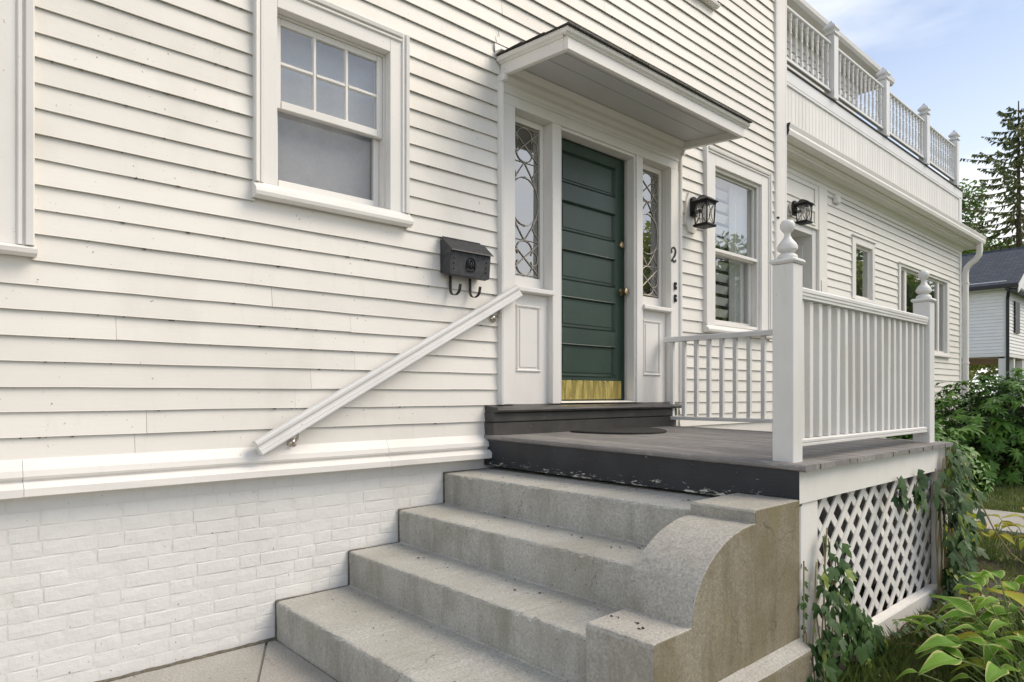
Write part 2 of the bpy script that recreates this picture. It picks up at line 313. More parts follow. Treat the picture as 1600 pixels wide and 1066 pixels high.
# ------------------------------------------------------------------ mesh helpers
class MB:
    def __init__(s): s.v = []; s.f = []; s.uv = None; s.smooth = False
    def add(s, vs, fs):
        o = len(s.v); s.v += [tuple(p) for p in vs]; s.f += [tuple(i + o for i in f) for f in fs]; return s
    def box(s, x0, x1, y0, y1, z0, z1, c=0.0):
        x0, x1 = min(x0, x1), max(x0, x1); y0, y1 = min(y0, y1), max(y0, y1); z0, z1 = min(z0, z1), max(z0, z1)
        c = min(c, 0.45 * min(x1 - x0, y1 - y0, z1 - z0))
        if c <= 0:
            vs = [(x, y, z) for x in (x0, x1) for y in (y0, y1) for z in (z0, z1)]
            return s.add(vs, [(0, 1, 3, 2), (4, 6, 7, 5), (0, 4, 5, 1), (2, 3, 7, 6), (0, 2, 6, 4), (1, 5, 7, 3)])
        X, Y, Z = (x0, x1), (y0, y1), (z0, z1); vs = []; idx = {}
        for i in (0, 1):
            for j in (0, 1):
                for k in (0, 1):
                    sx, sy, sz = (c if i == 0 else -c), (c if j == 0 else -c), (c if k == 0 else -c)
                    for a, p in enumerate(((X[i], Y[j] + sy, Z[k] + sz), (X[i] + sx, Y[j], Z[k] + sz), (X[i] + sx, Y[j] + sy, Z[k]))):
                        idx[i, j, k, a] = len(vs); vs.append(p)
        fs = []
        q = lambda *ks: fs.append(tuple(idx[k] for k in ks))
        for i in (0, 1): q((i, 0, 0, 0), (i, 1, 0, 0), (i, 1, 1, 0), (i, 0, 1, 0))
        for j in (0, 1): q((0, j, 0, 1), (1, j, 0, 1), (1, j, 1, 1), (0, j, 1, 1))
        for k in (0, 1): q((0, 0, k, 2), (1, 0, k, 2), (1, 1, k, 2), (0, 1, k, 2))
        for i in (0, 1):
            for j in (0, 1): q((i, j, 0, 0), (i, j, 1, 0), (i, j, 1, 1), (i, j, 0, 1))
            for k in (0, 1): q((i, 0, k, 0), (i, 1, k, 0), (i, 1, k, 2), (i, 0, k, 2))
        for j in (0, 1):
            for k in (0, 1): q((0, j, k, 1), (1, j, k, 1), (1, j, k, 2), (0, j, k, 2))
        for i in (0, 1):
            for j in (0, 1):
                for k in (0, 1): q((i, j, k, 0), (i, j, k, 1), (i, j, k, 2))
        return s.add(vs, fs)
    def prism(s, prof, axis, a, b, n=1, jit=0.0, jy=None, rnd=random):
        """profile pts (p,q) extruded along axis; axis x: (y,z); y: (x,z); z: (x,y)"""
        k = len(prof); vs = []
        for i in range(n + 1):
            t = a + (b - a) * i / n
            for (p, q) in prof:
                if jit: p += rnd.uniform(-jit, jit); q += rnd.uniform(-jit, jit)
                vs.append((t, p, q) if axis == 'x' else (p, t, q) if axis == 'y' else (p, q, t))
        fs = [tuple(range(k)), tuple(range(n * k, n * k + k))]
        for i in range(n):
            for j in range(k):
                fs.append((i * k + j, i * k + (j + 1) % k, (i + 1) * k + (j + 1) % k, (i + 1) * k + j))
        return s.add(vs, fs)
    def lathe(s, prof, cx, cy, n=20):
        k = len(prof); vs = []
        for i in range(n):
            a = 2 * math.pi * i / n
            for (r, z) in prof: vs.append((cx + r * math.cos(a), cy + r * math.sin(a), z))
        fs = []
        for i in range(n):
            for j in range(k - 1):
                a, b2 = i * k + j, ((i + 1) % n) * k + j
                fs.append((a, b2, b2 + 1, a + 1))
        fs.append(tuple(i * k for i in range(n))); fs.append(tuple(i * k + k - 1 for i in range(n)))
        s.smooth = True
        return s.add(vs, fs)
    def tube(s, pts, r, n=6, r1=None, cap=True):
        pts = [Vector(p) for p in pts]; m = len(pts); vs = []; up = Vector((0, 0, 1)); prev = None
        for i, p in enumerate(pts):
            d = (pts[min(i + 1, m - 1)] - pts[max(i - 1, 0)])
            d = d.normalized() if d.length > 1e-9 else Vector((0, 0, 1))
            if prev is None:
                a = d.cross(up); a = d.cross(Vector((1, 0, 0))) if a.length < 1e-3 else a
            else: a = prev - d * prev.dot(d)
            a.normalize(); prev = a; b = d.cross(a)
            rr = r if r1 is None else r + (r1 - r) * i / (m - 1)
            for j in range(n):
                t = 2 * math.pi * j / n; vs.append(p + (a * math.cos(t) + b * math.sin(t)) * rr)
        fs = [(i * n + j, i * n + (j + 1) % n, (i + 1) * n + (j + 1) % n, (i + 1) * n + j) for i in range(m - 1) for j in range(n)]
        if cap: fs += [tuple(range(n)), tuple(range((m - 1) * n, m * n))]
        s.smooth = True
        return s.add(vs, fs)
    def sweep(s, prof, p0, p1, side, n=1):
        """profile (a,b): a along side vector, b along the normal in the sweep plane"""
        p0, p1, side = Vector(p0), Vector(p1), Vector(side); d = (p1 - p0).normalized(); nrm = side.cross(d)
        if nrm.z < 0: nrm = -nrm
        k = len(prof); vs = []
        for i in range(n + 1):
            c = p0.lerp(p1, i / n)
            for a, b in prof: vs.append(c + side * a + nrm * b)
        fs = [tuple(range(k)), tuple(range(n * k, n * k + k))]
        for i in range(n):
            for j in range(k): fs.append((i * k + j, i * k + (j + 1) % k, (i + 1) * k + (j + 1) % k, (i + 1) * k + j))
        return s.add(vs, fs)
    def ball(s, c, r, n=8, m=6, sc=(1, 1, 1)):
        vs = []; fs = []
        for i in range(m + 1):
            a = math.pi * i / m
            for j in range(n):
                b = 2 * math.pi * j / n
                vs.append((c[0] + sc[0] * r * math.sin(a) * math.cos(b), c[1] + sc[1] * r * math.sin(a) * math.sin(b), c[2] + sc[2] * r * math.cos(a)))
        for i in range(m):
            for j in range(n): fs.append((i * n + j, i * n + (j + 1) % n, (i + 1) * n + (j + 1) % n, (i + 1) * n + j))
        s.smooth = True
        return s.add(vs, fs)
    def fn(s, g): s.v = [tuple(g(*p)) for p in s.v]; return s

WL = {}
def wloc(o): return WL.get(o.name, Vector((0, 0, 0))) if o else Vector((0, 0, 0))
def mesh_of(mb, name, mat, origin=(0, 0, 0), smooth=None):
    me = bpy.data.meshes.new(name); o = Vector(origin)
    me.from_pydata([tuple(Vector(p) - o) for p in mb.v], [], mb.f)
    if mb.uv:
        ul = me.uv_layers.new(name='UVMap')
        for l in me.loops: ul.data[l.index].uv = mb.uv[l.vertex_index]
    me.validate(); fix_normals(me)
    if smooth if smooth is not None else mb.smooth:
        me.polygons.foreach_set('use_smooth', [True] * len(me.polygons))
        try: me.set_sharp_from_angle(angle=R(38))
        except Exception: pass
    me.materials.append(mat); me.update(); return me
def fix_normals(me):
    import bmesh
    if len(me.polygons) > 6000: return
    bm = bmesh.new(); bm.from_mesh(me); bmesh.ops.recalc_face_normals(bm, faces=bm.faces); bm.to_mesh(me); bm.free()
def link(o, parent, wl):
    COL.objects.link(o); wl = Vector(wl)
    o.location = wl - wloc(parent)
    if parent: o.parent = parent
    WL[o.name] = wl
def obj(name, mb, mat, parent=None, smooth=None, label=None):
    xs = list(zip(*mb.v)); c = Vector(((min(xs[0]) + max(xs[0])) / 2, (min(xs[1]) + max(xs[1])) / 2, min(xs[2])))
    me = mesh_of(mb, name, mat, c, smooth)
    o = bpy.data.objects.new(name, me); link(o, parent, c)
    if label: o['label'] = label
    return o
def inst(name, me, parent, loc, rot=(0, 0, 0), sc=(1, 1, 1)):
    o = bpy.data.objects.new(name, me); link(o, parent, loc); o.rotation_euler = rot
    o.scale = sc if isinstance(sc, tuple) else (sc, sc, sc); return o
def tag(o, label, cat, group=None):
    o['label'] = label; o['category'] = cat
    if group: o['group'] = group
    return o
def thing(name, label, cat, loc=(0, 0, 0), group=None):
    o = bpy.data.objects.new(name, None); o.empty_display_size = 0.1; link(o, None, loc); return tag(o, label, cat, group)
def struct(o, kind='structure'): o['kind'] = kind; return o
def B(x0, x1, y0, y1, z0, z1, c=0.003): return MB().box(x0, x1, y0, y1, z0, z1, c)
def rj(a): return random.uniform(-a, a)

# ================================================================== SETTING
g = MB(); g.box(-400, 400, -400, 400, -0.6, -0.03); struct(obj('ground', g, M_GROUND))
walk = struct(obj('sidewalk', B(-6, 2.0, -4.6, -0.01, -0.25, -0.012, 0), M_WALK))
# slabs of the walk, one joint running slantwise from the foot of the steps
def slab(pts, par):
    obj('slab', MB().prism(pts, 'z', -0.011, 0.0), M_WALK, par)
slab([(1.405, -0.012), (1.445, -0.012), (1.445, -1.95), (0.455, -1.95)], walk)
slab([(-1.2, -0.012), (1.392, -0.012), (0.442, -1.95), (-1.2, -1.95)], walk)
slab([(-3.2, -0.012), (-1.213, -0.012), (-1.213, -1.95), (-3.2, -1.95)], walk)
slab([(-3.2, -1.963), (0.40, -1.963), (0.40, -4.5), (-3.2, -4.5)], walk)
slab([(0.413, -1.963), (1.99, -1.963), (1.99, -4.5), (0.413, -4.5)], walk)
obj('dirt_joint', MB().prism([(0.004, -0.001), (-0.016, 0.0012), (-0.010, 0.006), (0.004, 0.009)], 'x', -2.6, 1.45, 150, 0.0026), M_JOINT, walk)
bed = MB()
nx, ny = 60, 34
for i in range(nx + 1):
    for j in range(ny + 1):
        x = 2.2 + 5.0 * i / nx; y = -0.05 - 4.2 * j / ny
        e = min(i, nx - i, ny - j) / 3.0
        bed.v.append((x, y, -0.035 + min(1, e) * (0.02 + 0.012 * math.sin(x * 7.3 + y * 3) + 0.012 * math.sin(y * 9 - x * 4) + rj(0.006))))
for i in range(nx):
    for j in range(ny):
        a = i * (ny + 1) + j; bed.f.append((a, a + 1, a + ny + 2, a + ny + 1))
struct(obj('planting_bed', bed, M_SOIL, smooth=True))
path = struct(obj('garden_path', B(7.75, 9.05, -8, 0.25, -0.2, -0.006, 0), M_WALK))
for k in range(6): obj('slab', B(7.76, 9.04, -7.95 + k * 1.36, -7.95 + k * 1.36 + 1.345, -0.0055, 0.008, 0.004), M_WALK, path)
struct(obj('road', B(-300, 300, -19.5, -12.5, -0.2, -0.022, 0), M_ASPHALT))

# ================================================================== HOUSE
house = thing('house', 'white clapboard house with green front door, flat canopy and balconied side wing', 'house', (3.5, 2.0, 0))
# window openings  (x0,x1,z0,z1) of clear holes in the wall
WA = (1.45, 2.145, 2.42, 3.37)
W0 = (-0.70, 0.24, 1.95, 3.40)
WC = (5.775, 6.685, 1.985, 3.52)
WU = (4.72, 5.62, 5.10, 6.4)
DO = (3.15, 5.035, 1.22, 3.325)
def wall_holes(x0, x1, z0, z1, holes, y0, y1):
    mb = MB(); xs = sorted({x0, x1} | {h[0] for h in holes} | {h[1] for h in holes})
    for a, b in zip(xs, xs[1:]):
        hs = sorted((h[2], h[3]) for h in holes if h[0] < (a + b) / 2 < h[1]); z = z0
        for h in hs:
            if h[0] > z: mb.box(a, b, y0, y1, z, h[0])
            z = h[1]
        if z < z1: mb.box(a, b, y0, y1, z, z1)
    return mb
wall = obj('wall', wall_holes(-3.0, 7.215, 0.86, 6.6, [(h[0] - .007, h[1] + .007, h[2] - .007, h[3] + .007) for h in (WA, W0, WC, WU)] + [DO], 0.0, 0.14), M_SIDING, house)
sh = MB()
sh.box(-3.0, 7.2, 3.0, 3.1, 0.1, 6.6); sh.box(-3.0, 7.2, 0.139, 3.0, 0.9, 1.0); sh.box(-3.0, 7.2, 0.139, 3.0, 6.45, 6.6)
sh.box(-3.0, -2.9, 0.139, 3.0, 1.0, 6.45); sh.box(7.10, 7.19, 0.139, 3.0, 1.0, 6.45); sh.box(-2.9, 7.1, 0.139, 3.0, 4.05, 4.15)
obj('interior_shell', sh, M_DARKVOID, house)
obj('side_wall', B(7.20, 7.235, 0.01, 3.1, 0.1, 6.6, 0), M_SIDING, house)
rf = MB().prism([(-0.45, 6.55), (-0.5, 6.75), (3.0, 9.2), (6.5, 6.75), (6.45, 6.55)], 'x', -3.4, 7.6)
obj('roof', rf, M_MEMBRANE, house)

# --- clapboards, one object each
PITCH = 0.1085; Z0 = 1.016
OBST = [(1.335, 2.262, 2.335, 3.49), (-0.9, 0.385, 1.90, 3.55), (3.045, 5.19, 1.235, 3.52), (5.60, 6.865, 1.91, 3.66), (4.65, 5.79, 5.05, 6.6), (2.955, 5.2, 0.9, 1.235)]
def clap(x0, x1, z0, z1, yb, mat, par, th=0.0185, row=None):
    mb = MB(); n = max(1, int((x1 - x0) / 0.22)); d0 = rj(0.0008) + (row or (0, 0))[0]; d1 = rj(0.0008) + (row or (0, 0))[0]; t2 = th + rj(0.0006) + (row or (0, 0))[1]
    for i in range(n + 1):
        x = x0 + (x1 - x0) * i / n; f = i / n
        e = d0 * (1 - f) + d1 * f + rj(0.0013); yy = rj(0.0012)
        for p in ((yb, z1), (yb - 0.002, z1), (yb - t2 + 0.001 + yy, z0 + e + 0.004), (yb - t2 + yy, z0 + e + 0.0012), (yb - t2 + 0.006 + yy, z0 + e), (yb - 0.0005, z0 + 0.085)):
            mb.v.append((x, p[0], p[1]))
    k = 6
    mb.f = [tuple(range(k)), tuple(range(n * k, n * k + k))] + [(i * k + j, i * k + (j + 1) % k, (i + 1) * k + (j + 1) % k, (i + 1) * k + j) for i in range(n) for j in range(k)]
    o = obj('clapboard', mb, mat, par); return o
def rows(x0, x1, zs, ztop, obst, yb, mat, par, split=1.6):
    k = 0; z = zs
    while z < ztop:
        rw = (rj(0.002), rj(0.0022)); iv = [(x0, x1)]
        for (a, b, c, d) in obst:
            if z + PITCH * 0.5 > c and z + PITCH * 0.5 < d or (z >= c - 0.02 and z + PITCH <= d + 0.02):
                nv = []
                for (p, q) in iv:
                    if b <= p or a >= q: nv.append((p, q)); continue
                    if a > p: nv.append((p, a))
                    if b < q: nv.append((b, q))
                iv = nv
        for (p, q) in iv:
            cuts = [p]
            while q - cuts[-1] > split * 1.5: cuts.append(cuts[-1] + random.uniform(0.8, 1.5) * split)
            cuts.append(q)
            for a, b in zip(cuts, cuts[1:]):
                if b - a > 0.02: clap(a + (0.0007 if a != p else 0), b - (0.0007 if b != q else 0), z, z + PITCH + 0.013, yb, mat, par, row=rw)
        z += PITCH; k += 1
rows(-1.0, 7.0, Z0, 5.75, OBST, -0.0005, M_SIDING, wall, 2.0)

ld = MB(); rg = random.Random(5)
for i in range(900):
    k = rg.randrange(0, 33); x = rg.uniform(0.25, 6.95); z = Z0 + k * PITCH
    if any(a - .02 < x < b + .02 and c - .03 < z < d + .03 for a, b, c, d in OBST): continue
    s_ = rg.choice((.0015, .002, .003, .004)); L_ = s_ * rg.uniform(1, 4); y = -0.010 - rg.random() * .006
    ld.add([(x - L_, y, z - .0005), (x, y - s_, z + .001), (x + L_, y, z - .0005), (x + L_ * .2, y, z - s_ * 1.4)], [(0, 1, 2, 3), (0, 3, 2, 1)])
o = obj('lip_dirt', ld, M_JOINT, wall); o['kind'] = 'stuff'
# --- water table (two moulded steps) and painted brick foundation
wt = [(0.0, 1.034), (-0.020, 1.034), (-0.028, 1.022), (-0.050, 0.988), (-0.054, 0.962), (-0.046, 0.952), (-0.034, 0.948), (-0.034, 0.940), (-0.060, 0.934), (-0.080, 0.919), (-0.084, 0.914), (-0.083, 0.882), (-0.078, 0.879), (0.0, 0.879)]
for a, b in ((-2.6, 0.35), (0.3515, 2.12), (2.1215, 2.905)):
    obj('water_table', MB().prism(wt, 'x', a, b, 6, 0.0007), M_TRIM, house)
fnd = obj('foundation', B(-2.8, 7.2, 0.0062, 0.2, -0.3, 0.8785, 0), M_MORTAR, house)
def brick_mesh(w):
    h = 0.0625; mb = MB(); n = 4
    mb.prism([(0.02, 0.0), (0.0058, 0.0), (0.0046, 0.003), (0.0040, h * 0.5), (0.0046, h - 0.003), (0.0058, h), (0.02, h)], 'x', 0.0035, w - 0.0035, n, 0.0009)
    mb.v = [(x, y + (0.0012 if (i // 7) in (0, n) else 0), z) for i, (x, y, z) in enumerate(mb.v)]
    return mesh_of(mb, 'brick', M_BRICK)
BM = {0.208: [brick_mesh(0.208) for _ in range(7)], 0.106: [brick_mesh(0.106) for _ in range(5)]}
CH = 0.0672
for r in range(13):
    zb = 0.003 + r * CH; x = -0.32 + (0.1 if r % 2 else 0) + rj(0.015); s = (r // 2) % 2; xe = 2.86
    while x < xe:
        w = 0.208 if s % 2 == 0 else 0.106
        if x + w > xe + 0.05: break
        hid = False
        for sx, sz in ((1.46, 0.2), (1.89, 0.4), (2.22, 0.6), (2.56, 0.8)):
            if x > sx + 0.03 and zb + CH < sz: hid = True
        if not hid: inst('brick', random.choice(BM[w]), fnd, (x, rj(0.0010), zb + rj(0.0012)), (rj(0.006), rj(0.006), 0))
        x += w; s += 1

# --- corner boards and conduit at the far corner
obj('corner_board', B(7.035, 7.222, -0.030, 0.0, 0.9, 6.6, 0.004), M_TRIM, house)
obj('corner_board', B(7.2225, 7.25, -0.030, 0.02, 0.9, 6.6, 0.003), M_TRIM, house)
obj('corner_bead', MB().prism([(6.985, 0), (6.985, -0.02), (6.995, -0.034), (7.012, -0.038), (7.03, -0.032), (7.034, -0.02), (7.034, 0)], 'z', 0.9, 6.6), M_TRIM, house)
for z in (3.23, 1.94):
    obj('pipe_clip', MB().tube([(7.0, -0.03, z), (7.02, -0.05, z + 0.004), (7.045, -0.035, z)], 0.009, 6), M_BLACKMETAL, house)

# --- windows
def moulded(x0, x1, z0, z1, horiz, yf, flip=1):
    """back band with two ridges: strip from x0..x1 / z0..z1; ridges run along the long side"""
    w = (z1 - z0) if horiz else (x1 - x0)
    pr = [(0, 0), (0, -0.030), (0.10 * w, -0.040), (0.30 * w, -0.040), (0.36 * w, -0.031), (0.44 * w, -0.031), (0.52 * w, -0.048), (0.90 * w, -0.052), (w, -0.044), (w, 0)]
    if flip < 0: pr = [(w - a, b) for a, b in pr][::-1]
    if horiz: return MB().prism([(b + yf, z0 + a) for a, b in pr], 'x', x0, x1)
    return MB().prism([(x0 + a, b + yf) for a, b in pr], 'z', z0, z1)
def window(hole, cas, sill_h, head, muntins=None, meet=None, label=None, storm=False, mats=(None, None), shade=None, sillproj=0.075, bb=0.05):
    """hole: clear opening; cas: outer casing x0,x1,z0(sill bottom),z1(top)"""
    x0, x1, z0, z1 = hole; c0, c1, cz0, cz1 = cas
    win = obj('window', B(c0 + bb, x0, -0.028, 0.03, cz0 + sill_h, cz1 - bb, 0.002), M_TRIM, house)
    if label: win['label'] = label
    A = lambda n, mb, m=M_TRIM: obj(n, mb, m, win)
    A('casing', B(x1, c1 - bb, -0.028, 0.03, cz0 + sill_h, cz1 - bb, 0.002))
    A('casing', B(x0 + 0.0005, x1 - 0.0005, -0.028, 0.03, z1, cz1 - bb, 0.002))
    A('back_band', moulded(c0, c0 + bb, cz0 + sill_h, cz1, False, 0, -1)); A('back_band', moulded(c1 - bb, c1, cz0 + sill_h, cz1, False, 0, 1))
    A('back_band', moulded(c0 + bb + 0.0005, c1 - bb - 0.0005, cz1 - bb, cz1, True, 0, 1))
    sp = sillproj
    A('sill', MB().prism([(0.10, cz0 + 0.02), (-0.02, cz0 + 0.006), (-sp * 0.55, cz0), (-sp, cz0 + 0.012), (-sp - 0.004, cz0 + 0.03), (-sp, cz0 + sill_h * 0.55), (-sp * 0.75, cz0 + sill_h * 0.72), (-0.028, cz0 + sill_h), (0.10, cz0 + sill_h + 0.006)], 'x', c0 - 0.006, c1 + 0.006, 8, 0.0008))
    for a, b in ((x0 - 0.01, x0 + 0.012), (x1 - 0.012, x1 + 0.01)): A('jamb', B(a, b, 0.031, 0.14, z0 - 0.005, z1 + 0.005, 0))
    A('jamb', B(x0 + 0.0125, x1 - 0.0125, 0.031, 0.14, z1 - 0.012, z1 + 0.005, 0))
    a0, a1, b1 = x0 + 0.013, x1 - 0.013, z1 - 0.013
    def sash(za, zb, y, st, top, bot, mun, gm, paneoff=0):
        A('sash', B(a0, a0 + st, y, y + 0.032, za, zb, 0.003)); A('sash', B(a1 - st, a1, y, y + 0.032, za, zb, 0.003))
        A('sash', B(a0 + st + 0.0004, a1 - st - 0.0004, y + 0.001, y + 0.031, zb - top, zb, 0.003)); A('sash', B(a0 + st + 0.0004, a1 - st - 0.0004, y - 0.004, y + 0.031, za, za + bot, 0.003))
        gx0, gx1, gz0, gz1 = a0 + st, a1 - st, za + bot, zb - top; nx_, nz_ = mun or (1, 1)
        ww = (gx1 - gx0) / nx_; hh = (gz1 - gz0) / nz_; mw = 0.0115
        for i in range(1, nx_): A('muntin', MB().prism([(gx0 + i * ww - mw, y + 0.024), (gx0 + i * ww - mw, y + 0.013), (gx0 + i * ww - 0.006, y + 0.004), (gx0 + i * ww + 0.006, y + 0.004), (gx0 + i * ww + mw, y + 0.013), (gx0 + i * ww + mw, y + 0.024)], 'z', gz0, gz1, 6, 0.0006))
        for j in range(1, nz_):
            for i in range(nx_):
                A('muntin', MB().prism([(y + 0.024, gz0 + j * hh - mw), (y + 0.013, gz0 + j * hh - mw), (y + 0.004, gz0 + j * hh - 0.006), (y + 0.004, gz0 + j * hh + 0.006), (y + 0.013, gz0 + j * hh + mw), (y + 0.024, gz0 + j * hh + mw)], 'x', gx0 + i * ww + (mw if i else 0), gx0 + (i + 1) * ww - (mw if i < nx_ - 1 else 0), 4, 0.0006))
        for i in range(nx_):
            for j in range(nz_):
                p = MB(); X0, X1 = gx0 + i * ww, gx0 + (i + 1) * ww; Zb, Zt = gz0 + j * hh, gz0 + (j + 1) * hh
                t1, t2 = rj(0.0012), rj(0.0012)
                p.add([(X0, y + 0.0155 + t1, Zb), (X1, y + 0.0155 - t1, Zb), (X1, y + 0.0155 - t1 + t2, Zt), (X0, y + 0.0155 + t1 + t2, Zt)], [(0, 1, 2, 3)])
                A('pane', p, gm)
                if mun:
                    pt = MB()
                    for (q0, q1, r0, r1) in ((X0 + 0.002, X1 - 0.002, Zb + (mw if j else 0), Zb + (mw if j else 0) + 0.006), (X0 + (mw if i else 0), X0 + (mw if i else 0) + 0.005, Zb, Zt)):
                        pt.box(q0, q1, y + 0.011, y + 0.0150, r0, r1, 0.001)
    if meet:
        sash(meet - 0.022, b1, 0.042, 0.036, 0.036, 0.044, muntins, mats[0]); sash(z0 + 0.004, meet + 0.020, 0.080, 0.036 if not storm else 0.04, 0.034, 0.062, None, mats[1])
    else: sash(z0 + 0.004, b1, 0.05, 0.04, 0.04, 0.05, muntins, mats[0])
    if storm:
        y = 0.004
        for q in ((x0 + 0.002, x0 + 0.03, z0, z1), (x1 - 0.03, x1 - 0.002, z0, z1)): A('storm_frame', B(q[0], q[1], y, y + 0.02, q[2], q[3], 0.003))
        for q in ((z0, z0 + 0.03), (z1 - 0.03, z1), (meet - 0.012, meet + 0.02)): A('storm_frame', B(x0 + 0.0305, x1 - 0.0305, y, y + 0.02, q[0], q[1], 0.003))
    if shade: shade(win, x0, x1, z0, z1)
    return win
def roller(z_low, mat, y=0.135):
    def f(win, x0, x1, z0, z1):
        mb = MB(); n = 14
        for i in range(n + 1):
            x = x0 - 0.02 + (x1 - x0 + 0.04) * i / n; d = 0.004 * math.sin(i * 1.3)
            mb.v += [(x, y + 0.02 + d, z_low), (x, y + 0.02 + d * 0.5, z1 + 0.05)]
        mb.f = [(2 * i, 2 * i + 1, 2 * i + 3, 2 * i + 2) for i in range(n)]
        obj('window_shade', mb, mat, win, smooth=True)
    return f
def drapes(win, x0, x1, z0, z1):
    # horizontal slat blind behind the left part, gathered curtain on the right
    k = 0; z = z0
    while z < z1:
        mb = MB().prism([(0.19, z), (0.160, z + 0.076), (0.163, z + 0.077), (0.194, z + 0.001)], 'x', x0 - 0.03, x0 + (x1 - x0) * 0.68); obj('blind_slat', mb, M_CURTAIN, win); z += 0.122
    mb = MB(); n = 26
    for i in range(n + 1):
        x = x0 + (x1 - x0) * (0.62 + 0.46 * i / n); d = 0.018 * math.sin(i * 1.7)
        mb.v += [(x, 0.152 + d, z0 - 0.05), (x, 0.152 + d, z1 + 0.03)]
    mb.f = [(2 * i, 2 * i + 1, 2 * i + 3, 2 * i + 2) for i in range(n)]
    obj('curtain', mb, M_CURTAIN, win, smooth=True)
window(WA, (1.325, 2.272, 2.330, 3.500), 0.088, 0, (3, 2), 2.885, 'six-over-one sash window left of the front door', mats=(M_GLASS, M_GLASSDIM), shade=roller(2.3, M_SHADE))
window(W0, (-0.86, 0.392, 1.890, 3.55), 0.05, 0, (3, 2), 2.7, 'window at the left edge, only its casing showing', mats=(M_GLASS, M_GLASS), bb=0.062)
window(WC, (5.586, 6.874, 1.895, 3.672), 0.075, 0, None, 2.715, 'storm window with blinds right of the front door', storm=True, mats=(M_GLASSSTORM, M_GLASSSTORM), shade=drapes)
window(WU, (4.58, 5.775, 5.02, 6.55), 0.07, 0, (3, 2), 5.8, 'upper floor window, only its sill showing', mats=(M_GLASS, M_GLASS))

# --- door surround
sur = obj('door_surround', B(3.040, 3.155, -0.036, 0.02, 1.238, 3.325, 0.003), M_TRIM, house)
S_ = lambda n, mb, m=M_TRIM: obj(n, mb, m, sur)
S_('pilaster', B(5.030, 5.150, -0.036, 0.02, 1.238, 3.325, 0.003))
S_('back_band', MB().prism([(5.1505, 0.0), (5.1505, -0.045), (5.162, -0.055), (5.178, -0.055), (5.19, -0.042), (5.19, 0.0)], 'z', 1.238, 3.46))
S_('back_band', MB().prism([(3.0395, 0.0), (3.0395, -0.045), (3.030, -0.055), (3.016, -0.05), (3.008, -0.03), (3.008, 0.0)], 'z', 1.238, 3.46))
S_('mullion', B(3.535, 3.622, -0.030, 0.13, 1.238, 3.325, 0.004)); S_('mullion', B(4.546, 4.630, -0.030, 0.13, 1.238, 3.325, 0.004))
for x in (3.628, 4.524):
    S_('door_stop', MB().prism([(x, 0.06), (x, -0.012), (x + 0.004, -0.020), (x + 0.012, -0.020), (x + 0.016, -0.012), (x + 0.016, 0.06)] if x > 4 else [(x - 0.006, 0.06), (x - 0.006, -0.014), (x, -0.022), (x + 0.008, -0.022), (x + 0.012, -0.012), (x + 0.012, 0.06)], 'z', 1.245, 3.30))
S_('header', B(3.040, 5.150, -0.034, 0.13, 3.3255, 3.40, 0.003))
for xr in (3.008, 5.153): S_('header_return', B(xr, xr + 0.030, -0.084, 0.0, 3.461, 3.508, 0.002))
S_('header', MB().prism([(0.1, 3.4005), (-0.036, 3.4005), (-0.040, 3.408), (-0.040, 3.43), (-0.052, 3.445), (-0.056, 3.47), (-0.075, 3.495), (-0.080, 3.52), (0.1, 3.52)], 'x', 3.036, 5.152))
S_('door_stop', B(3.624, 4.544, -0.018, 0.09, 3.302, 3.3245, 0.003))
S_('threshold', MB().prism([(0.14, 1.243), (0.14, 1.256), (0.02, 1.256), (-0.02, 1.246), (-0.02, 1.243)], 'x', 3.623, 4.545), M_TRIM)
for sx0, sx1 in ((3.156, 3.534), (4.631, 5.029)):
    S_('apron', B(sx0, sx1, 0.020, 0.13, 1.238, 2.035, 0))
    S_('shelf', MB().prism([(0.06, 2.036), (-0.038, 2.036), (-0.050, 2.042), (-0.050, 2.066), (-0.044, 2.072), (0.06, 2.080)], 'x', sx0 - (0.0 if sx0 < 4 else 0), sx1))
    px0, px1, pz0, pz1 = sx0 + 0.055, sx1 - 0.085, 1.47, 1.955
    if sx0 > 4: px0, px1 = sx0 + 0.06, sx1 - 0.09
    m_ = 0.022
    for q in ((px0, px1, pz0, pz0 + m_), (px0, px1, pz1 - m_, pz1)): S_('panel_moulding', MB().prism([(0.0195, q[2]), (0.012, q[2] + 0.003), (0.008, q[2] + 0.010), (0.014, q[2] + 0.016), (0.0195, q[3])], 'x', q[0], q[1]))
    for q in ((px0, px0 + m_), (px1 - m_, px1)): S_('panel_moulding', MB().prism([(q[0], 0.0195), (q[0] + 0.003, 0.012), (q[0] + 0.010, 0.008), (q[0] + 0.016, 0.014), (q[1], 0.0195)], 'z', pz0 + m_, pz1 - m_))
    S_('panel', B(px0 + m_ + 0.012, px1 - m_ - 0.012, 0.014, 0.0198, pz0 + m_ + 0.012, pz1 - m_ - 0.012, 0.003))

